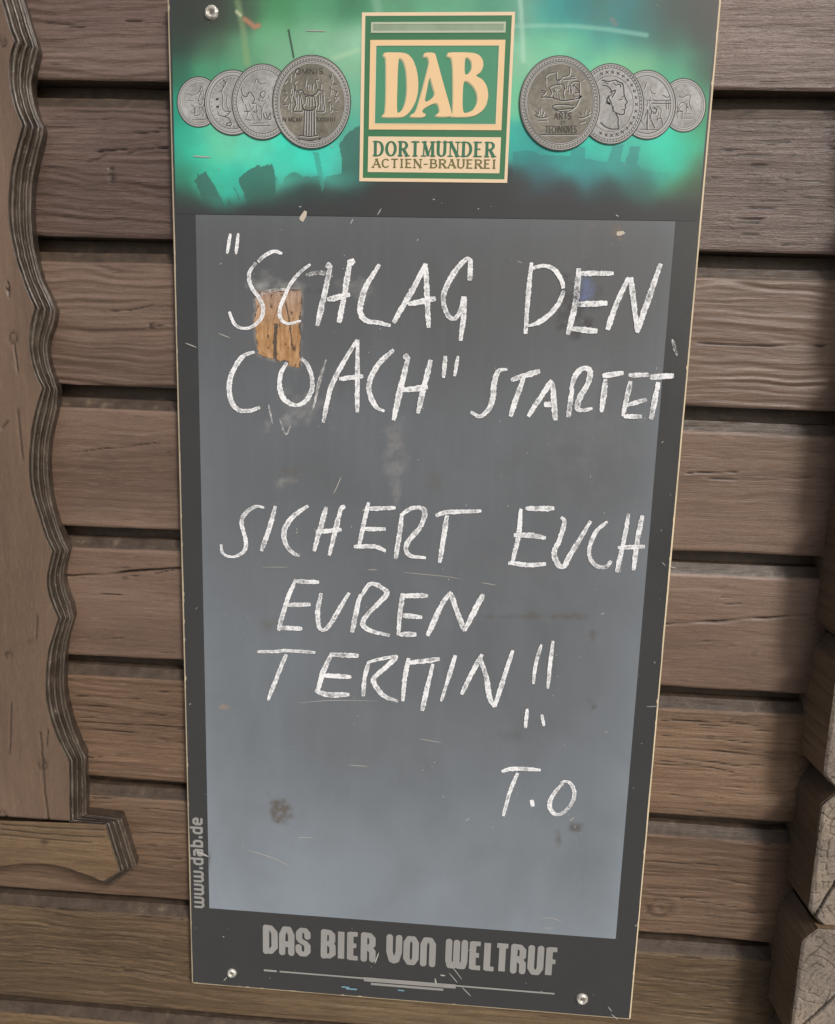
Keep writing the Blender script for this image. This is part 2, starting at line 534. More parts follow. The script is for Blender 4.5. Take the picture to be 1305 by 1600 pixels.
def metal_mat():
    t = NT('screw_metal')
    n = t.noise(t.coords((300, 300, 300)), 1, 3, 0.6)
    c = t.ramp(n, [(0.3, L4(150, 146, 138)), (0.7, L4(222, 218, 208))])
    t.bump(n, 0.2, 0.0005)
    return t.set(Base_Color=c, Roughness=0.45, Metallic=0.35)
M_SCREW = metal_mat()
def dark_mat():
    t = NT('slot_shadow_metal')
    n = t.noise(t.coords((300, 300, 300)), 1, 3, 0.6)
    return t.set(Base_Color=t.ramp(n, [(0.3, L4(80, 72, 64)), (0.7, L4(120, 110, 98))]), Roughness=0.6)
M_SLOT = dark_mat()
def ground_mat():
    t = NT('paving_concrete')
    v = t.coords((1, 1, 1), False)
    n1 = t.noise(v, 1.5, 5, 0.6); n2 = t.noise(v, 90, 4, 0.7)
    c = t.ramp(n1, [(0.3, L4(140, 136, 130)), (0.7, L4(172, 168, 160))])
    c = t.mix(t.math('MULTIPLY', n2, 0.4), c, L4(110, 106, 100))
    t.bump(n2, 0.5, 0.004)
    return t.set(Base_Color=c, Roughness=0.9)

# ------------------------------------------------------------------ ground
g = 12.0
go = mesh_obj('ground', [(-g, -g, 0), (g, -g, 0), (g, 1.5, 0), (-g, 1.5, 0)], [(0, 1, 2, 3)], ground_mat())
go['kind'] = 'structure'

# ------------------------------------------------------------------ log wall
FACE_Y = 0.012
wall = empty('log_wall', (0, 0.06, 0), 'wall of brown stained horizontal squared logs with dark grooves behind the chalkboard', 'wall')
# height of every groove (lower edge of the log above it) at the left and right of the board
ZL = [1.782, 1.610, 1.436, 1.259, 1.086, 0.915, 0.738, 0.563]
ZR = [1.773, 1.6045, 1.4315, 1.2595, 1.0865, 0.912, 0.7415, 0.566]
ZL = [ZL[0] + 0.173 * k for k in (2, 1)] + ZL + [ZL[-1] - 0.175 * k for k in (1, 2, 3)]
ZR = [ZR[0] + 0.173 * k for k in (2, 1)] + ZR + [ZR[-1] - 0.175 * k for k in (1, 2, 3)]
GAP, LEDGE, LEDGE_IN = 0.0295, 0.0130, 0.0085

# cracks traced from the photograph: pixel polyline, width in mm, depth in mm
CRACKS = [
    ([(146, 237), (172, 235), (198, 233)], 2.2, 4), ([(196, 240), (215, 234), (262, 230)], 2.2, 4), ([(132, 253), (150, 248), (165, 241)], 2.2, 4),
    ([(170, 252), (175, 268), (174, 289)], 2.0, 4), ([(90, 487), (150, 488), (200, 485), (235, 478), (285, 483)], 1.7, 3),
    ([(232, 500), (236, 508), (235, 517)], 1.8, 4), ([(236, 508), (262, 511)], 1.5, 3),
    ([(112, 706), (130, 703)], 1.4, 2), ([(130, 705), (190, 699), (250, 692)], 1.8, 3), ([(225, 735), (245, 735)], 1.2, 2), ([(262, 706), (266, 713), (272, 714)], 1.6, 3),
    ([(90, 899), (160, 899), (200, 894), (240, 891), (320, 886)], 4.2, 8), ([(240, 897), (275, 891)], 1.8, 4), ([(153, 878), (155, 886)], 1.6, 4),
    ([(108, 1101), (180, 1107)], 1.8, 4), ([(190, 1112), (275, 1121)], 1.8, 4), ([(120, 1129), (200, 1132), (290, 1137)], 2.8, 6),
    ([(110, 1088), (170, 1090), (250, 1094)], 1.4, 3), ([(115, 1138), (210, 1144)], 1.4, 3), ([(120, 1121), (230, 1124)], 1.3, 2), ([(235, 1157), (265, 1158)], 1.5, 3),
    ([(0, 1478), (60, 1480), (100, 1487), (135, 1489)], 2.6, 5), ([(135, 1489), (200, 1497), (310, 1505)], 1.6, 3), ([(0, 1500), (90, 1508), (200, 1512), (300, 1524)], 1.5, 3),
    ([(40, 1420), (160, 1428), (290, 1438)], 1.5, 3), ([(90, 1449), (170, 1463), (270, 1472)], 1.4, 3), ([(110, 1513), (210, 1519), (300, 1530)], 1.6, 3), ([(0, 1446), (80, 1447), (150, 1452)], 1.4, 3),
    ([(205, 1262), (290, 1268)], 1.8, 4), ([(210, 1300), (290, 1304)], 1.6, 3), ([(215, 1337), (290, 1344)], 1.7, 4), ([(205, 1318), (250, 1322)], 1.4, 3), ([(160, 1402), (240, 1410)], 1.2, 2),
    ([(1083, 537), (1140, 538), (1180, 540), (1290, 540)], 2.2, 5), ([(1170, 516), (1255, 517)], 1.6, 3),
    ([(1065, 740), (1110, 739), (1150, 739)], 1.7, 4), ([(1110, 749), (1180, 750), (1250, 748), (1280, 746)], 1.9, 4),
    ([(1030, 975), (1120, 971), (1200, 965), (1265, 960)], 3.6, 8),
    ([(1027, 1168), (1110, 1174), (1210, 1182)], 2.6, 6), ([(1030, 1150), (1100, 1153), (1190, 1163)], 1.7, 4), ([(1025, 1126), (1080, 1127), (1110, 1128)], 1.6, 4), ([(1125, 1128), (1185, 1134)], 1.8, 4),
    ([(1020, 1181), (1090, 1189), (1180, 1201)], 1.8, 4), ([(1025, 1195), (1090, 1197), (1145, 1207)], 1.8, 4), ([(1090, 1132), (1140, 1136)], 1.4, 3),
    ([(1010, 1362), (1080, 1366), (1180, 1385)], 2.4, 5), ([(1010, 1387), (1080, 1390), (1175, 1403)], 1.9, 4), ([(1015, 1345), (1120, 1352)], 1.4, 3), ([(1060, 1405), (1150, 1418)], 1.4, 3),
    ([(1000, 1550), (1070, 1553), (1160, 1562)], 2.2, 5), ([(1020, 1526), (1150, 1543)], 1.6, 4), ([(1090, 1572), (1165, 1580)], 1.6, 3),
    ([(1184, 314), (1230, 317)], 2.0, 4), ([(1160, 324), (1210, 327)], 1.8, 3), ([(1250, 310), (1300, 313)], 1.8, 4), ([(1240, 285), (1295, 287)], 1.7, 3), ([(1255, 328), (1300, 331)], 1.7, 3), ([(1210, 277), (1232, 283)], 2.0, 4),
    ([(1110, 278), (1190, 281)], 1.2, 2), ([(1150, 242), (1240, 244)], 1.3, 2), ([(1185, 222), (1235, 223)], 1.2, 2), ([(1255, 350), (1295, 352)], 1.4, 3),
]
cr_ = random.Random(31)
for n_, x0_, x1_, y0_, y1_, sl0, sl1 in ((16, 70, 250, 10, 235, 0.01, 0.02), (26, 110, 280, 1060, 1380, 0.03, 0.05), (26, 5, 290, 1405, 1590, 0.05, 0.07), (9, 110, 270, 880, 1020, 0.02, 0.04),
                                   (14, 1120, 1290, 170, 385, 0.0, 0.02), (20, 1010, 1190, 1110, 1280, 0.05, 0.08), (20, 1000, 1170, 1310, 1590, 0.06, 0.09), (7, 1050, 1230, 890, 1060, 0.0, 0.03)):
    for _ in range(n_):
        xa_ = cr_.uniform(x0_, x1_); ya_ = cr_.uniform(y0_, y1_); ln_ = cr_.uniform(14, 62); sl_ = cr_.uniform(sl0, sl1)
        CRACKS.append(([(xa_, ya_), (xa_ + ln_ * 0.5, ya_ + ln_ * 0.5 * sl_ + cr_.uniform(-1.2, 1.2)), (xa_ + ln_, ya_ + ln_ * sl_)], cr_.uniform(0.9, 1.7), cr_.uniform(2, 4)))
KNOTS = [((236, 508), 7), ((174, 278), 7), ((1090, 1126), 6), ((1146, 1128), 7), ((1250, 265), 8), ((1305, 222), 12), ((1030, 1420), 22), ((1195, 283), 6), ((70, 1405), 7), ((1180, 1022), 6), ((196, 903), 4)]
CR = [([P(a, b, FACE_Y) for a, b in pts], w * 0.0005, d * 0.001) for pts, w, d in CRACKS]
KN = [(P(*p, FACE_Y), r / 1200.0) for p, r in KNOTS]
# how strongly the grain stands out on each log (left of the board, right of it)
AMP = [(1, 0.6), (1, 0.5), (1.5, 0.25), (1.5, 1.0), (0.5, 0.25), (0.15, 0.2), (0.9, 0.45), (0.9, 0.9), (1.4, 0.9), (1.8, 0.9), (1.8, 1), (1, 1), (1, 1)]

xs = np.r_[np.arange(-1.5, -0.64, 0.06), np.arange(-0.64, -0.272, 0.0035), np.arange(-0.27, 0.27, 0.03), np.arange(0.272, 0.500, 0.0030), [0.53, 0.57, 0.61]]
for k in range(len(ZL) - 1):
    # log between groove k (above) and groove k+1 (below)
    zt_l, zt_r = ZL[k] - GAP, ZR[k] - GAP
    zb_l, zb_r = ZL[k + 1], ZR[k + 1]
    tx = (xs + 0.40) / 0.80
    zt = zt_l + (zt_r - zt_l) * tx + 0.0016 * fbm(xs * 9, xs * 0 + k * 3.3, 2, 3)
    zb = zb_l + (zb_r - zb_l) * tx + 0.0016 * fbm(xs * 9, xs * 0 + k * 5.7, 5, 3)
    if k == len(ZL) - 2:
        zb = np.full_like(zb, 0.002)
    seen = 1 <= k <= 10
    nface = 100 if seen else 10
    s = np.linspace(0, 1, nface)
    X = np.repeat(xs[None, :], nface, 0)
    Z = zb[None, :] + (zt - zb)[None, :] * s[:, None]
    aL, aR = AMP[min(k + 0, len(AMP) - 1)]
    amp = np.where(X < 0, aL, aR)
    warp = 0.018 * fbm(X * 6, Z * 13, 7 + k, 3)
    gr = fbm(X * 6 + k * 9.1, (Z + warp) * 210, 20 + k, 3)
    big = fbm(X * 2.3 + k * 4.4, Z * 9, 31 + k, 3)
    Y = FACE_Y + 0.0016 * big - 0.0016 * amp * gr
    # soft rounding of the arrises
    dz = np.minimum(Z - zb[None, :], zt[None, :] - Z)
    Y += 0.0016 * np.clip(1 - dz / 0.0030, 0, 1) ** 2
    carve = np.clip((-gr - 0.45) * 1.2, 0, 0.35) * np.clip(amp - 0.3, 0, 1)
    if seen:
        jit = 0.0016 * fbm(X * 40, Z * 10, 3, 2)
        for pts, hw, dep in CR:
            zz = [q[1] for q in pts]
            if max(zz) < zb.min() or min(zz) > zt.max():
                continue
            d, pos = seg_dist(X, Z + jit, pts)
            hw2 = np.maximum(hw * 0.8, 0.0006) * (0.35 + 0.65 * np.sin(np.pi * np.clip(pos, 0.02, 0.98)) ** 0.5)
            c = np.clip(1.25 - d / hw2, 0, 1) * np.clip(0.75 + 1.6 * fbm(X * 30, Z * 60, 17, 2), 0.15, 1)
            Y += 0.8 * dep * c
            carve = np.maximum(carve, c * 0.92)
        for (kx, kz), r in KN:
            d = np.hypot(X - kx, (Z - kz) * 1.2) / r
            Y += 0.0012 * np.exp(-d * d) * np.cos(d * 7)
            carve = np.maximum(carve, 0.55 * np.exp(-((d - 0.75) / 0.22) ** 2) * np.clip(0.6 + 2 * vnoise(X * 300, Z * 300, 9), 0, 1))
    # the end at the house corner is hewn back
    hew = np.clip(X - 0.462, 0, None)
    Y += 6.0 * hew * hew + 0.0012 * sstep(0, 0.02, hew) * fbm(X * 60, Z * 26, 77 + k, 3)
    rows = []; cv = []
    hy = 6.0 * np.clip(xs - 0.462, 0, None) ** 2
    nxc = len(xs)
    def row(y, z):
        rows.append(np.stack([xs, np.broadcast_to(y, nxc), np.broadcast_to(z, nxc)], 1)); cv.append(np.zeros(nxc))
    row(0.075, zb + 0.002)
    row(0.040 + hy, zb + 0.001)
    row(FACE_Y + 0.004 + hy, zb + 0.0002)
    for i in range(nface):
        rows.append(np.stack([X[i], Y[i], Z[i]], 1)); cv.append(carve[i])
    for q in np.linspace(0.12, 1, 6):            # sloping ledge above the face
        row(FACE_Y + 0.0016 + LEDGE_IN * q + hy + 0.0009 * fbm(xs * 55, xs * 0 + q * 9 + k, 41, 3), zt + LEDGE * q)
    n_led = len(rows) - 1
    row(FACE_Y + 0.021 + hy, zt + LEDGE + 0.001)
    row(FACE_Y + 0.022 + hy, zt + GAP - 0.0005)
    row(0.085, zt + GAP)
    v = np.concatenate(rows)
    f = grid_faces(len(rows), nxc)
    gv = np.zeros((len(rows), nxc)); gv[:3] = 1; gv[3 + nface:] = 1
    mat = W_LOG_HIGH if k < 3 else W_LOG if k < 6 else W_LOG_MID if k < 8 else W_LOG_LOW
    mesh_obj('log', v, f, mat, wall, smooth=True, attrs={'carve': np.concatenate(cv), 'groove': gv},
             sharp=(nxc, (1, 3, 2 + nface, n_led, n_led + 1, n_led + 2)))

# ------------------------------------------------------------------ crossing logs at the corner
corner = empty('corner_log_wall', (0.565, 0.0, 0), 'stack of crossing log ends with cracked grey end grain at the house corner', 'wall')
NOTCH0, NP = 1.166, 0.1755
XF, CH, YE = 0.483, 0.017, -0.046
for k in range(-5, 7):
    zt = NOTCH0 - NP * k - 0.0012
    zb = max(NOTCH0 - NP * (k + 1) + 0.0012, 0.003)
    if zt - zb < 0.05:
        continue
    seen = -2 <= k <= 4
    jx = 0.003 * math.sin(k * 2.1) ; jy = 0.004 * math.sin(k * 1.3 + 1)
    xr = XF + 0.170
    # left flank profile, bottom to top: chamfer, flank, chamfer
    nz = 70 if seen else 12
    s = np.linspace(0, 1, nz)
    zz = zb + (zt - zb) * s
    edge = np.minimum(zz - zb, zt - zz)
    xl = XF + jx + CH * np.clip(1 - edge / 0.019, 0, 1) ** 1.15 + 0.0008 * fbm(zz * 60, zz * 0 + k, 51, 3)
    ys = np.r_[np.linspace(YE + jy, 0.11, 22), 0.5]
    V = []
    for y in ys:
        xw = xl + 0.0015 * fbm(zz * 22, zz * 0 + y * 30 + k * 3, 61, 3)
        V.append(np.stack([xw, np.full(nz, y), zz], 1))
    V = np.concatenate(V)
    nfl = len(V)
    faces = [(a, b, c, d) for a, b, c, d in grid_faces(len(ys), nz)[:, ::-1]]
    # plain far side, top and bottom
    e = np.array([(xr - CH, YE + jy, zt), (xr - CH, 0.5, zt), (xr, YE + jy, zt - 0.019), (xr, 0.5, zt - 0.019), (xr, YE + jy, zb + 0.019), (xr, 0.5, zb + 0.019), (xr - CH, YE + jy, zb), (xr - CH, 0.5, zb)])
    V = np.concatenate([V, e]); b = nfl
    last = (len(ys) - 1) * nz
    faces += [(nz - 1, b, b + 1, last + nz - 1), (b, b + 2, b + 3, b + 1), (b + 2, b + 4, b + 5, b + 3), (b + 4, b + 6, b + 7, b + 5), (0, last, b + 7, b + 6)]
    lg = mesh_obj('log', V, np.array(faces), W_FLANK, corner, smooth=False, attrs={'carve': np.zeros(len(V))})
    # end grain face: cut grid with drying cracks
    nx = 170 if seen else 6
    u = np.linspace(0, 1, nx)
    xrr = np.minimum(xr, xr - CH * np.clip(1 - edge / 0.019, 0, 1))
    nz2 = 170 if seen else nz
    s2 = np.linspace(0, 1, nz2); z2 = zb + (zt - zb) * s2
    xl2 = np.interp(z2, zz, xl); xr2 = np.interp(z2, zz, xrr)
    X = xl2[:, None] + (xr2 - xl2)[:, None] * u[None, :]
    Z = np.repeat(z2[:, None], nx, 1)
    cx, cz = xr - 0.05 + 0.03 * math.sin(k), (zt + zb) / 2 + 0.03 * math.cos(k * 1.7)
    ang = np.arctan2(Z - cz, X - cx); rad = np.hypot(X - cx, Z - cz)
    Y = np.full(X.shape, YE + jy) - 0.0006 + 0.0012 * fbm(X * 60, Z * 60, 71 + k, 3)
    # chequer of small drying checks: radial and along the rings
    wob = 0.010 * fbm(X * 30, Z * 30, 81 + k, 3)
    ring = np.abs(((rad + wob) / 0.0075) % 1 - 0.5) * 2
    ra = np.abs(((ang + wob * 9) * 13) % 1 - 0.5) * 2
    m1 = sstep(-0.12, 0.12, fbm(X * 90, Z * 90, 91 + k, 2)); m2 = sstep(-0.10, 0.14, fbm(X * 80, Z * 80, 95 + k, 2))
    cv = np.maximum(sstep(0.84, 0.99, ring) * m1, sstep(0.87, 0.99, ra) * m2) * 0.72
    big = [[(cx + 0.005, cz), (XF + 0.055, cz + 0.02 + 0.02 * math.sin(k)), (XF + 0.006, cz - 0.055 + 0.03 * math.cos(k * 3))],
           [(cx, cz), (cx - 0.04, cz + 0.05), (XF + 0.04, zt - 0.02)]]
    for pl in big:
        d, pos = seg_dist(X + wob * 0.3, Z + wob * 0.3, pl)
        c = np.clip(1.3 - d / (0.0022 - 0.0009 * pos), 0, 1)
        cv = np.maximum(cv, c); Y += 0.006 * c
    Y += 0.0022 * cv
    lip = np.minimum(edge.min(), 0) + np.minimum(np.interp(z2, zz, edge)[:, None] + 0.004, np.minimum(X - xl2[:, None], xr2[:, None] - X))
    Y += 0.003 * np.clip(1 - lip / 0.004, 0, 1)
    mesh_obj('end_grain', np.stack([X, Y, Z], -1).reshape(-1, 3), grid_faces(nz2, nx), W_END, lg, smooth=True, attrs={'carve': cv.ravel()})

# ------------------------------------------------------------------ carved trim board at the left
TY = -0.022          # front of the trim board
trim = empty('carved_trim_board', (P(70, 1330, FACE_Y)[0] - 0.05, 0.012, P(70, 1384, FACE_Y)[1]),
             'brown wooden trim board with wavy moulded edge fixed to the log wall', 'trim board')
SEG = [
    ([(-22, -70), (-8, -30), (2, 0), (8, 20), (14, 42), (23, 64)], [(16, -70), (29, -30), (38, 0), (47, 30), (56, 58), (61, 76)]),
    ([(23, 64), (16, 85), (14, 110), (16, 140), (24, 170), (35, 196)], [(61, 76), (54, 108), (50, 130), (53, 155), (60, 180), (69, 199)]),
    ([(35, 196), (27, 225), (18, 260), (13, 310), (14, 350), (19, 380), (28, 415), (42, 455), (54, 481)],
     [(69, 199), (67, 215), (58, 250), (51, 290), (50, 330), (52, 372), (58, 405), (68, 440), (80, 465), (88, 484)]),
    ([(54, 481), (48, 505), (45, 530), (47, 555), (55, 585), (66, 606)], [(88, 484), (86, 503), (78, 525), (75, 545), (78, 570), (85, 590), (91, 610)]),
    ([(66, 606), (60, 625), (52, 655), (47, 690), (45, 735), (48, 765), (54, 787), (62, 812), (72, 842), (82, 861)],
     [(91, 610), (88, 645), (82, 670), (77, 700), (76, 735), (80, 775), (90, 815), (100, 842), (108, 860)]),
    ([(82, 861), (75, 890), (73, 910), (76, 930), (83, 950), (91, 966)], [(108, 860), (102, 885), (100, 900), (103, 920), (112, 946), (116, 966)]),
    ([(91, 966), (85, 985), (76, 1015), (72, 1045), (71, 1080), (75, 1110), (84, 1140), (97, 1170), (108, 1190)],
     [(116, 966), (112, 978), (106, 1000), (102, 1030), (101, 1060), (103, 1090), (110, 1120), (118, 1145), (126, 1165), (134, 1182)]),
    ([(108, 1190), (109, 1284)], [(134, 1182), (136, 1272)]),
    ([(109, 1284), (165, 1288)], [(136, 1272), (191, 1279)]),
    ([(165, 1288), (188, 1362)], [(191, 1279), (214, 1352)]),
    ([(188, 1362), (160, 1378)], [(214, 1352), (172, 1384)]),
]
PROF = [(-0.03, 0.0006), (0.0, 0.0), (0.02, 0.0045), (0.07, 0.0048), (0.10, 0.0012), (0.17, 0.0006), (0.25, 0.0030), (0.32, 0.0078), (0.37, 0.0095), (0.41, 0.0062), (0.47, 0.0052),
        (0.53, 0.0076), (0.60, 0.0125), (0.65, 0.0140), (0.69, 0.0106), (0.75, 0.0096), (0.82, 0.0120), (0.89, 0.0165), (0.93, 0.0150), (0.98, 0.0160), (1.0, 0.0185), (1.0, 0.054)]
inner_path = []
for part, segs in (('moulding', SEG[:8]), ('rail_moulding', SEG[8:])):
    I, O = [], []
    for si, (a, b) in enumerate(segs):
        n = 44 if len(a) > 6 else (26 if len(a) > 2 else 14)
        ia = resample(catmull(a, 4), n); ob = resample(catmull(b, 4), n)
        I += list(ia[(1 if si else 0):]); O += list(ob[(1 if si else 0):])
    I = np.array(I); O = np.array(O)
    if part == 'moulding':
        inner_path = I.copy()
    rows = []
    for t, dep in PROF:
        q = I + (O - I) * t
        y = TY + dep
        # pixel path runs on the sloping profile: each line is put at its own depth
        wob = 0.0009 * fbm(q[:, 1] * 0.09, q[:, 0] * 0.09 + t * 3, 15, 4)
        q = q + 0.6 * np.stack([fbm(q[:, 1] * 0.11, q[:, 0] * 0 + t * 2, 23, 3), fbm(q[:, 1] * 0.11, q[:, 0] * 0 + t * 2, 27, 3)], 1) * min(1.0, t * 4 + 0.2)
        if dep > 0.04:
            x0 = rows[-1][:, 0]; z0 = rows[-1][:, 2]
            rows.append(np.stack([x0 - 0.006, np.full(len(q), FACE_Y + 0.004), z0 + 0.001], 1))
        else:
            x, z = PA(q[:, 0], q[:, 1], y)
            rows.append(np.stack([x, y + wob, z], 1))
    v = np.stack(rows, 1).reshape(-1, 3)
    dp = [d for _, d in PROF]
    wr = [1.0 if 0 < i < len(dp) - 2 and dp[i] < dp[i - 1] + 1e-6 and dp[i] <= dp[i + 1] + 1e-6 else 0.0 for i in range(len(dp))]
    mesh_obj(part, v, grid_faces(len(I), len(PROF))[:, ::-1], W_MOULD, trim, smooth=True, attrs={'wear': np.tile(wr, len(I))})

# upright panel: rows follow the wavy edge, columns run out to the left beyond the frame
ix, iz = PA(inner_path[:, 0] - 0.3, inner_path[:, 1], TY)
zr = np.arange(iz.max(), iz.min() + 0.001, -0.003)
xr_ = np.interp(zr[::-1], iz[::-1], ix[::-1])[::-1]
nc = 170
u = np.linspace(0, 1, nc)
xl_ = -0.72
X = xl_ + (xr_ - xl_)[:, None] * u[None, :]
Z = np.repeat(zr[:, None], nc, 1)
Y = TY + 0.0009 * fbm(X * 8, Z * 1.5, 3, 3) - 0.00025 * fbm(X * 160, Z * 5, 8, 3)
cv = np.zeros(X.shape)
for pts, w, dep in [([(63, 1145), (65, 1170), (66, 1195), (70, 1240), (75, 1283)], 1.7, 4), ([(22, 538), (25, 560), (28, 582)], 1.5, 3), ([(27, 640), (31, 680), (35, 718)], 1.2, 2.5),
                    ([(12, 440), (13, 462)], 1.4, 3), ([(2, 670), (12, 658)], 1.6, 3), ([(58, 960), (57, 1000)], 0.9, 1.5), ([(18, 1100), (16, 1180)], 1.0, 1.5), ([(75, 1140), (73, 1165)], 1.2, 2)]:
    pl = [P(a, b, TY) for a, b in pts]
    d, pos = seg_dist(X + 0.001 * fbm(X * 20, Z * 60, 6, 2), Z, pl)
    c = np.clip(1.3 - d / max(w * 0.0006, 0.0009), 0, 1)
    cv = np.maximum(cv, c * 0.9); Y += 0.001 * dep * c
for (kx, kz), r in [(P(20, 528, TY), 0.0075), (P(66, 1196, TY), 0.0085), (P(13, 1024, TY), 0.006), (P(12, 450, TY), 0.004), (P(3, 1276, TY), 0.009), (P(47, 1003, TY), 0.004), (P(5, 66, TY), 0.005)]:
    d = np.hypot((X - kx) * 1.15, Z - kz) / r
    cv = np.maximum(cv, np.clip(np.exp(-((d - 0.72) / 0.20) ** 2) * 0.8 + 0.5 * np.exp(-(d / 0.3) ** 2), 0, 1) * np.clip(0.75 + 1.5 * vnoise(X * 400, Z * 400, 5), 0, 1))
    Y += 0.0012 * np.exp(-((d - 0.75) / 0.25) ** 2)
v = np.stack([X, Y, Z], -1).reshape(-1, 3)
f = grid_faces(len(zr), nc)[:, ::-1]
nb = len(v)
bot = (len(zr) - 1) * nc
xx = X[-1]
v = np.concatenate([v, np.stack([xx, np.full(nc, FACE_Y + 0.004), Z[-1]], 1), np.stack([np.full(len(zr), xl_), np.full(len(zr), FACE_Y + 0.004), zr], 1)])
fb = np.stack([bot + np.arange(nc - 1), nb + np.arange(nc - 1), nb + 1 + np.arange(nc - 1), bot + 1 + np.arange(nc - 1)], 1)
lcol = np.arange(len(zr)) * nc
fl = np.stack([lcol[:-1], nb + nc + np.arange(len(zr) - 1), nb + nc + 1 + np.arange(len(zr) - 1), lcol[1:]], 1)
mesh_obj('panel', v, np.concatenate([f, fb, fl]), W_PANEL, trim, smooth=True, attrs={'carve': np.r_[cv.ravel(), np.zeros(nc + len(zr))]})

# lower rail with its bowed underside
top = [(-130, 1276), (0, 1282.5), (60, 1284.5), (108, 1286), (165, 1288.5)]
arc = [(-130, 1392), (-60, 1366), (0, 1354), (50, 1349.5), (90, 1353), (130, 1366), (160, 1378)]
tp = np.array([P(a, b, TY + 0.001) for a, b in catmull(top, 6)])
ap = np.array([P(a, b, TY + 0.001) for a, b in catmull(arc, 4)])
x_end_top, x_end = P(165, 1288.5, TY)[0], P(160, 1378, TY)[0]
nx, nz = 150, 60
tq = resample(tp, nx); aq = resample(ap, nx)
# keep the right end following the slanted end of the rail
kx, kz = P(188, 1362, TY + 0.001)
s = np.linspace(0, 1, nz)
X = tq[None, :, 0] + (aq[None, :, 0] - tq[None, :, 0]) * s[:, None]
Z = tq[None, :, 1] + (aq[None, :, 1] - tq[None, :, 1]) * s[:, None]
u = np.linspace(0, 1, nx)[None, :]
bulge = np.where(s < 0.8, s / 0.8, (1 - s) / 0.2)[:, None]
xk = tq[-1, 0] + (aq[-1, 0] - tq[-1, 0]) * 0.8
X = X + (kx - xk) * bulge * sstep(0.75, 1.0, u) * 0.97
Y = TY + 0.001 + 0.0008 * fbm(X * 3, Z * 30, 4, 3) - 0.0007 * fbm(X * 9, Z * 190, 9, 3)
gr = fbm(X * 7, Z * 150, 14, 3)
cv = np.clip((-gr - 0.40) * 1.6, 0, 0.5)
d = np.hypot(X - P(68, 1317, TY)[0], (Z - P(68, 1317, TY)[1]) * 1.3) / 0.006
cv = np.maximum(cv, 0.7 * np.exp(-d * d))
for pts in ([(0, 1297), (60, 1304), (160, 1310)], [(0, 1306), (70, 1313), (140, 1318)], [(0, 1290), (90, 1296), (160, 1299)]):
    dd, pos = seg_dist(X, Z, [P(a, b, TY) for a, b in pts])
    c = np.clip(1.2 - dd / 0.0011, 0, 1) * 0.7
    cv = np.maximum(cv, c); Y += 0.0025 * c
v = np.stack([X, Y, Z], -1).reshape(-1, 3)
f = grid_faces(nz, nx)[:, ::-1]
nb = len(v)
bot = (nz - 1) * nx
v = np.concatenate([v, np.stack([X[-1], np.full(nx, FACE_Y + 0.004), Z[-1]], 1)])
fb = np.stack([bot + np.arange(nx - 1), nb + np.arange(nx - 1), nb + 1 + np.arange(nx - 1), bot + 1 + np.arange(nx - 1)], 1)
mesh_obj('rail', v, np.concatenate([f, fb]), W_RAIL, trim, smooth=True, attrs={'carve': np.r_[cv.ravel(), np.zeros(nx)]})

# ------------------------------------------------------------------ the chalkboard
BW, BZ0, BH = 0.30, 0.62, 1.2425
board = empty('chalkboard', (0, 0, BZ0), 'tall black advertising chalkboard with green beer header and white chalk writing', 'chalkboard')
BT = BZ0 + BH
# body: rounded corners, thin chamfer that shows the raw edge
def rrect(w, z0, z1, r, n=6):
    pts = []
    for cx, cz, a0 in ((w - r, z1 - r, 0), (-w + r, z1 - r, 90), (-w + r, z0 + r, 180), (w - r, z0 + r, 270)):
        for k in range(n + 1):
            a = math.radians(a0 + 90 * k / n)
            pts.append((cx + r * math.cos(a), cz + r * math.sin(a)))
    return pts
def densify(p, step=0.004):
    o = []
    for i in range(len(p)):
        a = np.array(p[i]); b = np.array(p[(i + 1) % len(p)])
        n = max(1, int(np.linalg.norm(b - a) / step))
        o += [a + (b - a) * t / n for t in range(n)]
    return np.array(o)
o_out = densify(rrect(BW, BZ0, BT, 0.003))
cen = np.array([0, (BZ0 + BT) / 2])
nrm = np.zeros_like(o_out)
dd = np.roll(o_out, -1, 0) - np.roll(o_out, 1, 0); dd /= np.linalg.norm(dd, axis=1)[:, None]
nrm = np.stack([-dd[:, 1], dd[:, 0]], 1)          # points inward for a counter-clockwise outline
n = len(o_out)
chip = np.array([max(0.0, random.gauss(0, 1) - 1.6) for _ in range(n)])
inset = 0.0019 + 0.0005 * fbm(np.arange(n) * 0.07, np.zeros(n), 8, 3) + 0.0011 * np.clip(chip, 0, 1.3)
in_front = o_out + nrm * inset[:, None]
vf = np.array([(a, 0.0, b) for a, b in in_front])
loops = [[Vector((a, b, 0)) for a, b in in_front]]
tri = [tuple(t) for t in tessellate_polygon(loops)]
tri = [t if np.cross(vf[t[1]] - vf[t[0]], vf[t[2]] - vf[t[0]])[1] < 0 else t[::-1] for t in tri]
vb = np.array([(a, 0.0085, b) for a, b in o_out])
tri2 = [tuple(i + n for i in t[::-1]) for t in tri]
mesh_obj('panel', np.concatenate([vf, vb]), tri + tri2, M_PANEL, board)
ve = np.concatenate([vf, np.array([(a, 0.0009, b) for a, b in o_out]), vb])
fe = []
for i in range(n):
    j = (i + 1) % n
    fe += [(i, n + i, n + j, j), (n + i, 2 * n + i, 2 * n + j, n + j)]
mesh_obj('raw_edge', ve, fe, M_EDGE, board, label='pale raw edge of the board, chipped')

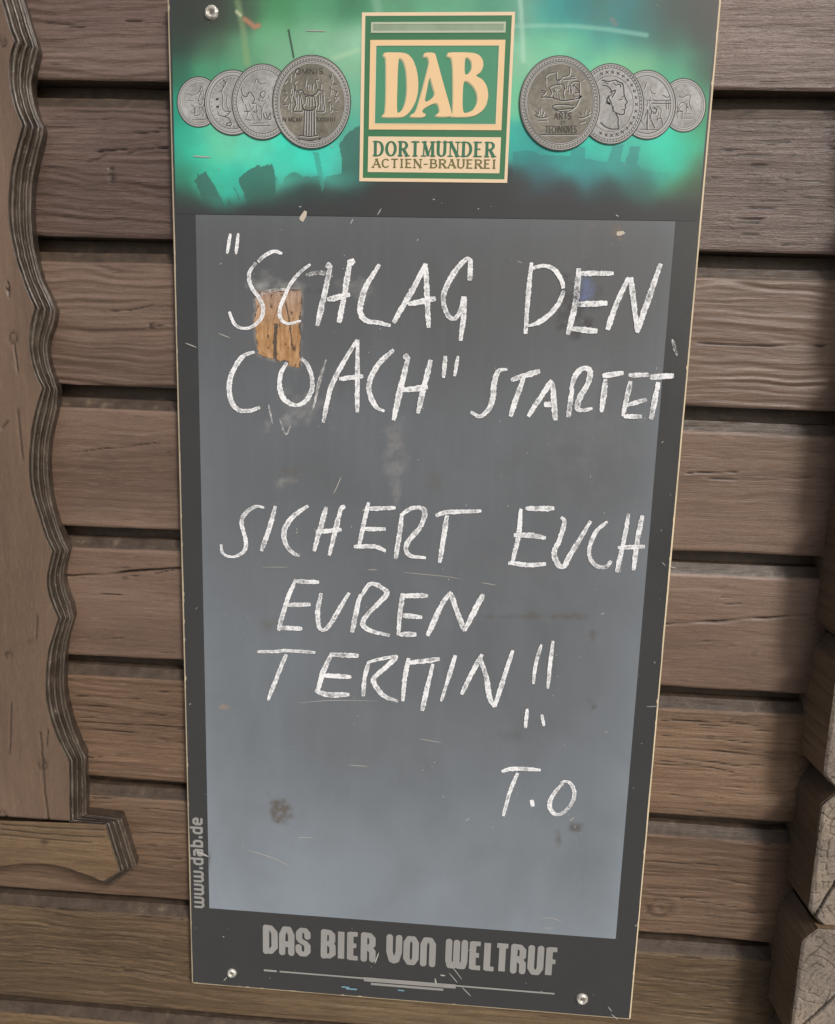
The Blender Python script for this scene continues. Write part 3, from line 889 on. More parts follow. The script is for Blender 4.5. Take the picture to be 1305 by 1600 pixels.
# -------- printed header: colours of the print sampled as control points (pixel, sRGB)
CTRL = [
    (268, 10, 75, 82, 74), (300, 40, 76, 86, 76), (270, 70, 70, 92, 80), (275, 110, 58, 122, 96), (270, 170, 42, 146, 120), (276, 230, 42, 150, 128), (285, 272, 50, 136, 108), (275, 322, 75, 90, 84),
    (330, 20, 80, 86, 75), (330, 70, 85, 120, 95), (330, 110, 75, 150, 115), (375, 20, 85, 112, 90), (380, 80, 95, 150, 115), (430, 20, 75, 140, 95), (430, 60, 110, 170, 130), (450, 90, 120, 175, 140),
    (500, 20, 80, 150, 110), (500, 55, 126, 180, 146), (555, 60, 142, 192, 162), (555, 100, 130, 185, 150), (550, 15, 70, 132, 98), (555, 150, 110, 180, 150), (550, 200, 80, 170, 150),
    (300, 230, 62, 195, 165), (340, 225, 100, 195, 160), (400, 230, 90, 205, 175), (450, 240, 60, 206, 180), (500, 250, 60, 206, 185), (530, 262, 78, 205, 185),
    (330, 280, 58, 195, 165), (380, 290, 55, 190, 165), (430, 270, 75, 200, 175), (300, 312, 66, 112, 95), (345, 312, 55, 168, 145), (400, 312, 68, 118, 104), (450, 315, 75, 96, 92), (500, 312, 75, 92, 88),
    (550, 272, 65, 125, 115), (550, 312, 76, 80, 80), (300, 338, 80, 86, 84), (400, 338, 80, 80, 80), (500, 338, 80, 80, 79),
    (600, 8, 92, 152, 118), (700, 5, 96, 162, 128), (780, 8, 84, 152, 124), (620, 150, 110, 180, 150), (700, 150, 110, 180, 150), (600, 300, 80, 78, 78), (700, 300, 80, 78, 78), (780, 300, 78, 80, 80), (640, 338, 80, 78, 78), (760, 338, 80, 78, 78),
    (820, 20, 108, 160, 140), (860, 20, 52, 150, 145), (900, 20, 46, 136, 136), (940, 20, 66, 128, 122), (980, 25, 52, 130, 130), (1020, 30, 68, 115, 110), (1060, 20, 76, 96, 88), (1110, 15, 84, 85, 80),
    (850, 62, 95, 175, 145), (900, 68, 92, 180, 150), (950, 55, 60, 148, 142), (1000, 60, 56, 128, 122), (1050, 60, 68, 112, 98), (1110, 60, 78, 90, 80),
    (820, 90, 130, 190, 155), (870, 82, 122, 195, 156), (960, 90, 116, 190, 146), (1000, 95, 115, 185, 140), (1050, 95, 70, 150, 120), (1090, 100, 62, 116, 92), (1060, 122, 80, 175, 135), (1100, 150, 60, 148, 110), (1108, 200, 60, 138, 100),
    (815, 150, 110, 190, 150), (810, 220, 55, 170, 155), (830, 232, 40, 150, 145), (880, 245, 40, 186, 166), (930, 240, 50, 196, 170), (970, 240, 60, 190, 165), (1020, 240, 54, 200, 170), (1060, 240, 40, 196, 165), (1085, 230, 50, 180, 140),
    (1100, 262, 75, 136, 100), (1040, 265, 45, 190, 160), (990, 262, 50, 148, 138), (920, 262, 60, 132, 138), (850, 272, 65, 116, 126), (810, 292, 80, 85, 88), (870, 297, 80, 80, 85), (950, 292, 70, 94, 95), (1000, 288, 65, 112, 104), (1060, 296, 78, 116, 90), (1095, 302, 88, 100, 80),
    (860, 338, 80, 78, 78), (960, 338, 80, 78, 78), (1060, 338, 80, 79, 77), (1100, 345, 82, 80, 77), (1118, 120, 74, 96, 80), (1112, 262, 78, 100, 80)]
CT = np.array(CTRL, float)
def header_colour(px, py):
    X = px.ravel(); Y = py.ravel()
    wx = X + 5 * fbm(X * 0.02, Y * 0.02, 3, 3); wy = Y + 5 * fbm(X * 0.02, Y * 0.02, 7, 3)
    num = np.zeros((len(X), 3)); den = np.zeros(len(X))
    for cx, cy, r, g_, b in CT:
        d2 = ((wx - cx) ** 2 + (wy - cy) ** 2) / 19.0 ** 2
        w = np.exp(-0.5 * d2) + 0.004 / (1 + d2) ** 2
        num += w[:, None] * np.array([r, g_, b]); den += w
    c = num / den[:, None]
    def paint(mask, col, a=1.0):
        nonlocal c
        m = (mask * a)[:, None]
        c = c * (1 - m) + np.array(col, float) * m
    def shape(pts, col, a, soft_bottom=None):
        m = in_poly(X + 2.6 * vnoise(X * 0.35, Y * 0.12, 3), Y + 2.6 * vnoise(X * 0.35, Y * 0.12, 8), pts).astype(float)
        if soft_bottom:
            m = m * np.where(X > 430, np.clip(1 - (Y - soft_bottom[0]) / soft_bottom[1], 0.0, 1), np.clip(1 - (Y - 305) / 25, 0, 1))
        paint(m, col, a)
    z1 = lambda l: [(250 + a * 0.2529, b * 0.2529) for a, b in l]
    z3 = lambda l: [(790 + a * 0.2682, b * 0.2682) for a, b in l]
    # skyline print
    for pl in ([(215, 1122), (238, 1090), (236, 1066), (246, 1086), (285, 1060), (345, 1165), (400, 1262), (405, 1330), (318, 1330)],
               [(405, 1330), (422, 1225), (440, 1250), (470, 1280), (545, 1270), (485, 1105), (535, 1060), (612, 1020), (625, 1030), (690, 1012), (742, 1148), (770, 1132), (768, 1100), (800, 1075), (830, 1060), (862, 1070), (880, 1092), (900, 1088), (930, 1095), (985, 1082), (1010, 1150), (1025, 1090), (1120, 1075), (1130, 1000), (1110, 890), (1150, 830), (1215, 780), (1250, 780), (1330, 900), (1500, 1100), (1700, 1150), (1700, 1340)]):
        shape(z1(pl), (66, 116, 104), 0.80, (264, 30))
    shape(z1([(455, 1155), (468, 1165), (498, 1232), (490, 1240)]), (62, 130, 116), 0.8)
    shape(z1([(945, 935), (985, 940), (1015, 1150), (1000, 1180)]), (62, 150, 135), 0.6)
    for pl in ([(40, 890), (130, 870), (200, 900), (380, 910), (385, 870), (430, 850), (470, 862), (460, 925), (590, 945), (625, 850), (690, 840), (670, 940), (700, 950), (725, 850), (785, 850), (765, 945), (790, 990), (960, 1010), (960, 1090), (40, 1090)],):
        shape(z3(pl), (52, 128, 128), 0.55, (250, 38))
    # thin mast, pale pipes and the overcast rays of the print
    def line(pts, w, col, a):
        d, _ = seg_dist(X, Y, pts)
        paint(np.clip(1.3 - d / w, 0, 1), col, a)
    line([(451, 47), (459, 90)], 1.6, (52, 70, 62), 0.85)
    line([(371, 0), (380, 45), (387, 100)], 6.0, (140, 160, 112), 0.5)
    line([(588, 0), (592, 22)], 8, (130, 170, 145), 0.6)
    line([(813, 0), (816, 45), (818, 95)], 4.5, (170, 205, 185), 0.6)
    line([(804, 41), (840, 40), (900, 41), (950, 46), (1010, 55)], 4.2, (150, 200, 180), 0.5)
    line([(560, 78), (520, 92)], 5, (168, 200, 165), 0.5)
    line([(383, 30), (392, 37), (398, 42), (404, 40)], 5, (186, 120, 96), 0.75)
    line([(370, 18), (376, 24)], 3.0, (190, 190, 160), 0.8)
    line([(956, 30), (962, 38)], 4.0, (160, 130, 130), 0.5)
    # soiling that dulls the print
    dull = np.clip(0.25 + 0.9 * fbm(X * 0.03, Y * 0.03, 19, 4), 0, 0.35)
    c = c * (1 - 0.25 * dull[:, None]) + np.array([90, 100, 92.]) * 0.25 * dull[:, None]
    c = 78 + (c - 78) * np.where(c > 78, 1.06, 1.0)
    lum = c.max(1, keepdims=True)
    c = c * (1 - 0.30 * (1 - sstep(80, 160, lum)))
    fade = sstep(300, 341, Y)[:, None]
    c = c * (1 - fade) + np.array([56., 57., 58.]) * fade
    return lin(np.clip(c, 0, 255))
ztop_field = P(306, 336)[1]
x0f, x1f, z0f, z1f = -0.2727, 0.2715, BZ0 + 0.1195, BZ0 + 1.0136
hx = np.linspace(-BW + 0.0042, BW - 0.0042, 600)
hz = np.linspace(z1f + 0.0006, BT - 0.0042, 236)
HX, HZ = np.meshgrid(hx, hz)
hpx, hpy = px_of(HX, HZ)
hc = header_colour(hpx, hpy)
mesh_obj('header_print', np.stack([HX, np.full(HX.shape, -0.0003), HZ], -1).reshape(-1, 3), grid_faces(len(hz), len(hx)), M_PRINT, board, col=hc, label='green printed header with city skyline and glowing sky')

ZA = lambda a, b: (290 + a * 0.3142, 330 + b * 0.3142)
peel = [ZA(*q) for q in [(345, 402), (372, 398), (400, 402), (440, 396), (470, 400), (520, 392), (575, 390), (577, 450), (572, 560), (570, 640), (568, 700), (572, 730), (569, 782), (545, 776), (514, 768), (512, 745), (470, 742), (440, 738), (432, 732), (385, 722), (360, 708), (356, 640), (345, 560), (350, 480)]]
peel_px = peel
# -------- writing field: wiped chalk and stains; painted sheen, paler and bluer towards the bottom
fx = np.linspace(x0f, x1f, 290); fz = np.linspace(z0f, z1f, 470)
FX, FZ = np.meshgrid(fx, fz)
fpx, fpy = px_of(FX, FZ)
base = np.array([0.083, 0.086, 0.089]); pale_blue = np.array([0.46, 0.55, 0.64])
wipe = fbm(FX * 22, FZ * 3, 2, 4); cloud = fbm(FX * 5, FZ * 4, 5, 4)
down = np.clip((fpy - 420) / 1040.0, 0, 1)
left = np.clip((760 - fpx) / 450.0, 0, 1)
cov = 0.015 + 0.29 * down ** 1.5 + 0.10 * left * down + 0.09 * cloud * (0.3 + down) + 0.008 * wipe  # share of the painted pale sheen: grows downwards, more at the left, clouded
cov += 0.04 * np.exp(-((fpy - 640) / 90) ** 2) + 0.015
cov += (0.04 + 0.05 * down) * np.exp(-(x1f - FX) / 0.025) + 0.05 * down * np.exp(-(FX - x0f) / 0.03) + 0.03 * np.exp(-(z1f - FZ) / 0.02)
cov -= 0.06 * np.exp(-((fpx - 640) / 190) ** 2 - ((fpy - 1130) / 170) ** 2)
wr_ = random.Random(21)
for _ in range(34):                     # sweeps of the wiping cloth
    ax, ay = wr_.uniform(300, 1020), wr_.uniform(380, 1430); an = wr_.gauss(1.2, 0.5); ln_ = wr_.uniform(60, 190); cu = wr_.uniform(-0.3, 0.3)
    arc_ = [(ax + ln_ * t_ * math.cos(an + cu * t_), ay + ln_ * t_ * math.sin(an + cu * t_)) for t_ in (-0.5, -0.25, 0, 0.25, 0.5)]
    dd_, pp_ = seg_dist(fpx, fpy, arc_)
    wd = wr_.uniform(6, 26)
    cov += wr_.choice([-1, 1, 1]) * wr_.uniform(0.008, 0.022) * np.exp(-(dd_ / wd) ** 2) * (0.7 + 0.9 * fbm(fpx * 0.08, fpy * 0.02, 55, 3))
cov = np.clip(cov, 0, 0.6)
fc = base + (pale_blue - base) * cov[..., None]
def blot(px, py, rx, ry, col, a, seed, rag=1.7):
    global fc
    d = np.hypot((fpx - px) / rx, (fpy - py) / ry) + rag * fbm(fpx * 0.05, fpy * 0.05, seed, 4)
    m = (np.clip(1.15 - d, 0, 1) * np.clip(0.8 + 1.1 * fbm(fpx * 0.22, fpy * 0.22, seed + 40, 3), 0.1, 1))[..., None] * a
    fc = fc * (1 - m) + lin(col) * m
for b in [(437, 1262, 16, 16, (92, 86, 78), 0.9, 1), (452, 1275, 14, 7, (95, 88, 78), 0.9, 2), (903, 1294, 16, 8, (88, 86, 84), 0.9, 3), (872, 1310, 6, 9, (92, 90, 88), 0.8, 4), (926, 994, 10, 12, (95, 92, 90), 0.9, 5),
          (922, 1093, 11, 9, (88, 80, 76), 0.9, 6), (928, 1106, 6, 6, (84, 78, 76), 0.9, 7), (870, 963, 45, 5, (92, 86, 78), 0.8, 8), (790, 964, 40, 3, (90, 86, 80), 0.7, 9), (905, 478, 26, 40, (60, 57, 60), 0.9, 10), (915, 456, 15, 24, (98, 112, 152), 1.0, 11, 0.7),
          (968, 372, 9, 14, (128, 104, 84), 0.8, 12), (935, 352, 20, 5, (116, 100, 90), 0.6, 13), (420, 440, 22, 12, (140, 140, 140), 0.5, 14), (455, 455, 40, 7, (60, 58, 58), 0.8, 15), (440, 735, 24, 13, (100, 92, 78), 0.6, 16), (450, 752, 14, 9, (150, 150, 146), 0.5, 17),
          (685, 748, 14, 14, (98, 92, 82), 0.6, 18), (435, 448, 40, 8, (138, 138, 136), 0.8, 31), (407, 447, 12, 6, (150, 150, 150), 0.8, 32), (470, 640, 30, 30, (140, 140, 140), 0.5, 19), (440, 655, 20, 16, (150, 150, 150), 0.5, 20), (350, 1105, 8, 3, (170, 140, 110), 0.7, 21), (560, 450, 40, 12, (140, 140, 140), 0.4, 22), (820, 890, 50, 20, (104, 104, 104), 0.5, 23), (600, 1150, 90, 40, (108, 112, 116), 0.4, 24), (325, 1345, 5, 18, (84, 84, 82), 0.8, 25), (430, 975, 24, 10, (98, 96, 90), 0.6, 26), (800, 1150, 14, 8, (96, 96, 98), 0.6, 27),
          (930, 700, 60, 90, (118, 118, 118), 0.3, 28), (620, 730, 14, 60, (136, 136, 136), 0.5, 29)]:
    blot(*b)
pd_, _ = seg_dist(fpx, fpy, peel_px + peel_px[:1])
pm = (np.clip(1.3 - pd_ / 4.0, 0, 1) * np.clip(0.55 + 1.6 * fbm(fpx * 0.12, fpy * 0.12, 66, 3), 0, 1) * 0.75)[..., None]
fc = fc * (1 - pm) + lin((146, 142, 136)) * pm
pin = in_poly(fpx, fpy, peel_px)[..., None]
fc = np.where(pin, lin((84, 72, 62)), fc)          # what shows in the splits of the bare patch
ff = grid_faces(len(fz), len(fx))
mesh_obj('writing_field', np.stack([FX, np.full(FX.shape, -0.0003), FZ], -1).reshape(-1, 3), ff, M_FIELD, board, col=fc.reshape(-1, 3), label='slate grey writing field with wiped chalk, a bluish sheen painted in towards the bottom')

# -------- peeled patch
gx = np.arange(394, 476, 0.7); gy = np.arange(446, 581, 0.7)
GX, GY = np.meshgrid(gx, gy[::-1])
ins = in_poly(GX + 3.4 * fbm(GX * 0.16, GY * 0.16, 4, 3), GY + 3.4 * fbm(GX * 0.16, GY * 0.16, 6, 3), peel)
for sl_, w_ in (([(432, 508), (430, 530), (430, 575)], 2.2), ([(447, 474), (453, 505), (457, 540)], 0.5)):
    ins &= seg_dist(GX + 1.2 * fbm(GX * 0.3, GY * 0.3, 14, 2), GY, sl_)[0] > w_
t = np.clip((GY - 460) / 60, 0, 1)[..., None]
pc = np.array([168, 142, 124.]) * (1 - t) + np.array([178, 138, 98.]) * t
pc = pc + 26 * fbm(GX * 0.35, GY * 0.05, 8, 4)[..., None] + 18 * fbm(GX * 0.08, GY * 0.08, 9, 3)[..., None]
sp = (sstep(0.36, 0.46, fbm(GX * 0.22, GY * 0.11, 12, 3)) * 0.8)
for pts, w in (([(431, 505), (430, 562)], 2.4), ([(447, 470), (455, 520), (458, 562)], 1.6), ([(434, 480), (426, 505)], 1.3), ([(470, 505), (462, 540)], 1.2), ([(398, 455), (470, 452)], 2.5), ([(418, 500), (420, 512)], 2), ([(443, 518), (445, 528)], 1.6), ([(408, 548), (420, 560)], 1.6)):
    d, _ = seg_dist(GX, GY, pts); sp = np.maximum(sp, np.clip(1.3 - d / (0.8 * w), 0, 1) * 0.35 * np.clip(0.7 + fbm(GX * 0.3, GY * 0.3, 31, 2) * 1.5, 0, 1))
pc = pc * (1 - sp[..., None]) + np.array([82, 66, 52.]) * sp[..., None]
wx_, wz_ = PA(GX, GY)
v = np.stack([wx_, np.full(wx_.shape, -0.00055) - 0.00025 * vnoise(GX * 0.3, GY * 0.1, 2), wz_], -1).reshape(-1, 3)
f = grid_faces(len(gy), len(gx))
keep = ins.ravel()[f].all(1)
f = f[keep]
used = np.unique(f); remap = -np.ones(len(v), int); remap[used] = np.arange(len(used))
M_PEEL = print_mat('bare_fibre', None, 0.8, 0.15, 0.12, 0.15)
mesh_obj('peeled_patch', v[used], remap[f], M_PEEL, board, col=lin(np.clip(pc, 0, 255)).reshape(-1, 3)[used], label='ochre patch where the coating has peeled off')

# -------- logo plate
ZLG = lambda a, b: P(550 + a * 0.20690, b * 0.20690)
def quad(pts):
    return [ZLG(*q) for q in pts]
def square_up(pts):
    """the print's boxes are upright rectangles on the board"""
    q = quad(pts)
    x0 = (q[0][0] + q[3][0]) / 2; x1 = (q[1][0] + q[2][0]) / 2; z1 = (q[0][1] + q[1][1]) / 2; z0 = (q[2][1] + q[3][1]) / 2
    return [(x0, z1), (x1, z1), (x1, z0), (x0, z0)]
def inset_rect(r, a):
    (x0, z1), (x1, _), (_, z0), _ = r
    return [(x0 + a, z1 - a), (x1 - a, z1 - a), (x1 - a, z0 + a), (x0 + a, z0 + a)]
def flat(name, outer, y, mat, parent, holes=(), label=None):
    r = Ribbons(y); r.poly(outer, holes)
    return r.build(name, mat, parent, label=label)
lo = square_up([(78, 95), (1235, 92), (1170, 1382), (55, 1370)])
logo = flat('logo_plate', lo, -0.0006, M_GREEN, board, label='green and cream brewery logo plate')
li = square_up([(105, 122), (1210, 118), (1150, 1355), (80, 1345)])
flat('outer_border', lo, -0.0008, M_CREAM2, logo, [li])
bar = square_up([(145, 170), (1163, 165), (1160, 250), (145, 250)])
flat('silver_bar', bar, -0.0008, print_mat('logo_bar_grey', L4(146, 164, 138), 0.4, 0.4, 0.15, 0.35), logo)
flat('silver_bar_border', bar, -0.0010, print_mat('logo_bar_rim', L4(178, 190, 165), 0.4), logo, [inset_rect(bar, 0.0022)])
do = square_up([(140, 302), (1160, 305), (1128, 985), (128, 980)])
di = square_up([(185, 348), (1110, 348), (1085, 938), (175, 935)])
flat('letter_field', di, -0.0008, M_GREEN2, logo)
flat('letter_frame', do, -0.0010, M_CREAM, logo, [di])
mi = inset_rect(do, 0.0055)
flat('letter_frame_bevel', mi, -0.0012, M_CREAM2, logo, [di])
nb_ = square_up([(125, 1030), (1128, 1040), (1112, 1310), (120, 1300)])
flat('name_field', nb_, -0.0008, M_CREAM2, logo)
GLY = {
    'D': ([(238, 410), (256, 398), (385, 400), (425, 412), (462, 452), (488, 520), (502, 600), (502, 690), (484, 770), (450, 832), (415, 872), (380, 889), (234, 889), (229, 872), (258, 856), (262, 438), (243, 430)],
          [[(352, 440), (376, 446), (396, 474), (411, 530), (418, 620), (417, 710), (405, 780), (385, 830), (362, 852), (340, 858), (344, 650)]]),
    'A': ([(543, 414), (556, 400), (628, 402), (636, 430), (700, 665), (757, 860), (746, 884), (636, 884), (634, 868), (668, 850), (646, 768), (540, 824), (529, 852), (560, 862), (552, 889), (444, 889), (443, 868), (482, 854), (520, 730), (575, 520), (586, 466), (572, 430), (545, 436)],
          [[(588, 572), (610, 648), (633, 728), (546, 786), (566, 690)]]),
    'B': ([(720, 412), (734, 398), (905, 400), (960, 416), (990, 456), (994, 505), (972, 552), (930, 576), (985, 600), (1020, 652), (1032, 725), (1016, 800), (975, 852), (910, 885), (748, 887), (746, 868), (766, 858), (764, 440), (724, 432)],
          [[(854, 436), (882, 438), (906, 470), (908, 520), (886, 558), (850, 574)], [(840, 612), (876, 618), (918, 652), (948, 710), (950, 775), (920, 832), (878, 854), (834, 858)]]),
}
for ch, (outer, holes) in GLY.items():
    for nm, dx, dy, y, m in (('letter_shade', -9, 7, -0.0011, M_RELIEF), ('letter', 0, 0, -0.0014, M_CREAM)):
        oo = [ZLG(a + dx, b + dy) for a, b in chaikin(outer, 2)]
        hh = [[ZLG(a + dx, b + dy) for a, b in chaikin(h, 2)] for h in holes]
        flat(nm, oo, y - (0.00006 if ch == 'A' else 0.00012 if ch == 'B' else 0), m, logo, hh)

# -------- skeleton alphabet for the printed lines: (polyline, heavy)
def arc_pts(cx, cy, rx, ry, a0, a1, n=10):
    return [(cx + rx * math.cos(math.radians(a)), cy + ry * math.sin(math.radians(a))) for a in np.linspace(a0, a1, n)]
FONT = {
    'A': [([(0.0, 0), (0.5, 1)], 0), ([(0.5, 1), (1.0, 0)], 1), ([(0.2, 0.34), (0.8, 0.34)], 0)],
    'B': [([(0.14, 0), (0.14, 1)], 1), ([(0.14, 1), (0.5, 1)] + arc_pts(0.5, 0.765, 0.36, 0.235, 90, -90, 8) + [(0.14, 0.53)], 0), ([(0.14, 0.53), (0.55, 0.53)] + arc_pts(0.55, 0.265, 0.42, 0.265, 90, -90, 9) + [(0.14, 0)], 0)],
    'C': [(arc_pts(0.55, 0.5, 0.5, 0.5, 48, 312, 18), 0)],
    'D': [([(0.14, 0), (0.14, 1)], 1), ([(0.14, 1), (0.42, 1)] + arc_pts(0.42, 0.5, 0.54, 0.5, 90, -90, 14) + [(0.14, 0)], 0)],
    'E': [([(0.16, 0), (0.16, 1)], 1), ([(0.16, 1), (0.9, 1)], 0), ([(0.16, 0.52), (0.75, 0.52)], 0), ([(0.16, 0), (0.95, 0)], 0)],
    'F': [([(0.16, 0), (0.16, 1)], 1), ([(0.16, 1), (0.95, 1)], 0), ([(0.16, 0.5), (0.8, 0.5)], 0)],
    'H': [([(0.12, 0), (0.12, 1)], 1), ([(0.88, 0), (0.88, 1)], 1), ([(0.12, 0.5), (0.88, 0.5)], 0)],
    'I': [([(0.5, 0), (0.5, 1)], 1)],
    'L': [([(0.16, 0), (0.16, 1)], 1), ([(0.16, 0), (0.95, 0)], 0)],
    'M': [([(0.08, 0), (0.12, 1)], 0), ([(0.12, 1), (0.5, 0.05)], 1), ([(0.5, 0.05), (0.88, 1)], 0), ([(0.88, 1), (0.92, 0)], 1)],
    'N': [([(0.1, 0), (0.1, 1)], 0), ([(0.1, 1), (0.9, 0)], 1), ([(0.9, 0), (0.9, 1)], 0)],
    'O': [(arc_pts(0.5, 0.5, 0.48, 0.5, 90, 450, 25), 2)],
    'Q': [(arc_pts(0.5, 0.5, 0.48, 0.5, 90, 450, 25), 2), ([(0.5, 0.25), (1.0, -0.1)], 0)],
    'R': [([(0.14, 0), (0.14, 1)], 1), ([(0.14, 1), (0.5, 1)] + arc_pts(0.5, 0.745, 0.4, 0.255, 90, -90, 8) + [(0.14, 0.49)], 0), ([(0.5, 0.49), (0.98, 0)], 1)],
    'S': [(arc_pts(0.5, 0.745, 0.4, 0.255, 25, 270, 12) + arc_pts(0.5, 0.245, 0.42, 0.245, 90, -155, 12)[1:], 1)],
    'T': [([(0.5, 0), (0.5, 1)], 1), ([(0.02, 1), (0.98, 1)], 0)],
    'U': [([(0.1, 1), (0.1, 0.3)] + arc_pts(0.5, 0.3, 0.4, 0.3, 180, 360, 10) + [(0.9, 0.3), (0.9, 1)], 1)],
    'V': [([(0.04, 1), (0.5, 0)], 1), ([(0.5, 0), (0.96, 1)], 0)],
    'X': [([(0, 0), (1, 1)], 0), ([(0, 1), (1, 0)], 1)],
    '-': [([(0.1, 0.42), (0.9, 0.42)], 0)],
    '.': [([(0.5, 0.0), (0.5, 0.22)], 1)],
    'w': [([(0.08, 0.72), (0.08, 0.16), (0.2, 0.0), (0.38, 0.0), (0.5, 0.14)], 1), ([(0.5, 0.72), (0.5, 0.14), (0.62, 0.0), (0.8, 0.0), (0.92, 0.16), (0.92, 0.72)], 1)],
    'd': [([(0.85, 1), (0.85, 0)], 1), ([(0.85, 0.7), (0.3, 0.7), (0.12, 0.55), (0.12, 0.15), (0.3, 0.0), (0.85, 0.0)], 1)],
    'b': [([(0.15, 1), (0.15, 0)], 1), ([(0.15, 0.7), (0.7, 0.7), (0.88, 0.55), (0.88, 0.15), (0.7, 0.0), (0.15, 0.0)], 1)],
    'a': [([(0.15, 0.7), (0.68, 0.7), (0.86, 0.56), (0.86, 0.0)], 1), ([(0.86, 0.38), (0.3, 0.38), (0.13, 0.28), (0.13, 0.1), (0.3, 0.0), (0.86, 0.0)], 1)],
    'e': [([(0.12, 0.36), (0.88, 0.36), (0.88, 0.55), (0.7, 0.7), (0.3, 0.7), (0.12, 0.55), (0.12, 0.15), (0.3, 0.0), (0.86, 0.0)], 1)],
}
ROMAN_O = {
    'D': ([(0.14, 1), (0.45, 1)] + arc_pts(0.42, 0.5, 0.52, 0.5, 80, -80, 14) + [(0.45, 0), (0.14, 0)]),
}
def letter_strokes(rb, ch, x, z, w, h, wt, wn_, serif=False, up=(0, 1), right=(1, 0)):
    def T(a, b):
        return (x + right[0] * a * w + up[0] * b * h, z + right[1] * a * w + up[1] * b * h)
    for pts, heavy in FONT[ch]:
        pl = np.array([T(*q) for q in pts])
        if len(pl) > 3 and (heavy == 2 or wt != wn_):
            # curved strokes swell where they run upright
            d = np.gradient(pl, axis=0); d /= np.linalg.norm(d, axis=1)[:, None] + 1e-12
            uprt = np.abs(d @ np.array(up))
            ww = wn_ + (wt - wn_) * uprt ** 2
        else:
            ww = wt if heavy else wn_
        if len(pl) == 2:       # let the ends overlap the joints
            pl = np.linspace(pl[0], pl[1], 2)
        rb.add(pl, ww)
        if serif and heavy != 2:
            for q, o in ((pts[0], pts[1]), (pts[-1], pts[-2])):
                if abs(q[0] - o[0]) < 0.55 and q[1] in (0, 1, 0.0, 1.0) and abs(q[1] - o[1]) > 0.3:
                    s_ = wt * 0.80 / w
                    rb.add(np.array([T(q[0] - s_, q[1]), T(q[0] + s_, q[1])]), wn_ * 0.9)
ADV = {'I': 0.45, 'M': 1.25, 'W': 1.3, 'O': 1.05, 'N': 1.05, 'D': 1.0, '-': 0.6, 'E': 0.82, 'L': 0.8, 'T': 0.92, 'S': 0.82, 'w': 1.3, '.': 0.45, 'B': 0.9, 'F': 0.8}
def text_line(rb, s, p0, p1, h, wt, wn_, serif=False, gap=0.22, up=None, adv=ADV):
    """lay a line of letters from p0 to p1 (baseline)"""
    p0 = np.array(p0); p1 = np.array(p1)
    Ln = np.linalg.norm(p1 - p0); r = (p1 - p0) / Ln
    up = np.array([-r[1], r[0]]) if up is None else np.array(up)
    tot = sum(adv.get(c, 0.95) for c in s) + gap * (len(s) - 1)
    un = Ln / tot; x = 0
    for c in s:
        a = adv.get(c, 0.95)
        if c != ' ':
            q = p0 + r * x * un
            letter_strokes(rb, c, q[0], q[1], a * un, h, wt, wn_, serif, up, r)
        x += a + gap
FONT['W'] = [([(0.03, 1), (0.03, 0.22), (0.10, 0.0), (0.36, 0.0), (0.5, 0.2)], 1), ([(0.5, 0.98), (0.5, 0.2), (0.64, 0.0), (0.9, 0.0), (0.97, 0.22), (0.97, 1)], 1)]
PXM = 1 / 1420.0     # metres per photo pixel near the header
rb = Glyphs(-0.0011, 0.0004)
text_line(rb, 'DORTMUNDER', ZLG(168, 1176), ZLG(1072, 1184), 0.0146, 0.0033, 0.0014, True, 0.42)
rb.build('brewery_name', M_TEXTG, logo)
rb = Glyphs(-0.0011, 0.00035)
text_line(rb, 'ACTIEN-BRAUEREI', ZLG(160, 1264), ZLG(1085, 1272), 0.0086, 0.0019, 0.0011, True, 0.30)
rb.build('brewery_subtitle', M_TEXTB, logo)

# -------- slogan, rule and web address
slogan = None
ZG = lambda a, b: P(290 + a * 0.5517, 1300 + b * 0.5517)
SL = {'A': [([(0.06, 0), (0.06, 0.75), (0.3, 1), (0.7, 1), (0.94, 0.75), (0.94, 0)], 1), ([(0.06, 0.36), (0.94, 0.36)], 1)],
      'D': [([(0.08, 0.0), (0.08, 1), (0.55, 1), (0.9, 0.8), (0.92, 0.2), (0.55, 0), (0.08, 0)], 1)],
      'S': [([(0.92, 0.74), (0.9, 0.88), (0.7, 1), (0.3, 1), (0.1, 0.88), (0.1, 0.66), (0.25, 0.55), (0.75, 0.45), (0.92, 0.34), (0.92, 0.12), (0.7, 0), (0.3, 0), (0.08, 0.12), (0.06, 0.28)], 1)],
      'B': [([(0.08, 0), (0.08, 1), (0.65, 1), (0.88, 0.88), (0.88, 0.64), (0.66, 0.53), (0.1, 0.53)], 1), ([(0.6, 0.53), (0.92, 0.42), (0.94, 0.12), (0.65, 0), (0.08, 0)], 1)],
      'O': [([(0.5, 1), (0.3, 1), (0.08, 0.82), (0.08, 0.18), (0.3, 0), (0.7, 0), (0.92, 0.18), (0.92, 0.82), (0.7, 1), (0.48, 1)], 1)],
      'V': [([(0.06, 1), (0.06, 0.4), (0.28, 0.06), (0.5, 0.0), (0.72, 0.06), (0.94, 0.4), (0.94, 1)], 1)],
      'L': [([(0.2, 0), (0.2, 1)], 1), ([(0.2, 0), (1.25, 0)], 0)],
      'N': [([(0.08, 0), (0.08, 0.8), (0.25, 1), (0.7, 1), (0.92, 0.82), (0.92, 0)], 1)],
      'U': [([(0.08, 1), (0.08, 0.18), (0.3, 0), (0.7, 0), (0.92, 0.18), (0.92, 1)], 1)],
      'R': [([(0.08, 0), (0.08, 1), (0.65, 1), (0.9, 0.86), (0.9, 0.62), (0.66, 0.5), (0.1, 0.5)], 1), ([(0.55, 0.5), (0.92, 0.32), (0.92, 0)], 1)]}
saved = dict(FONT); FONT.update(SL)
base_l, base_r = np.array(ZG(222, 345)), np.array(ZG(1030, 402))
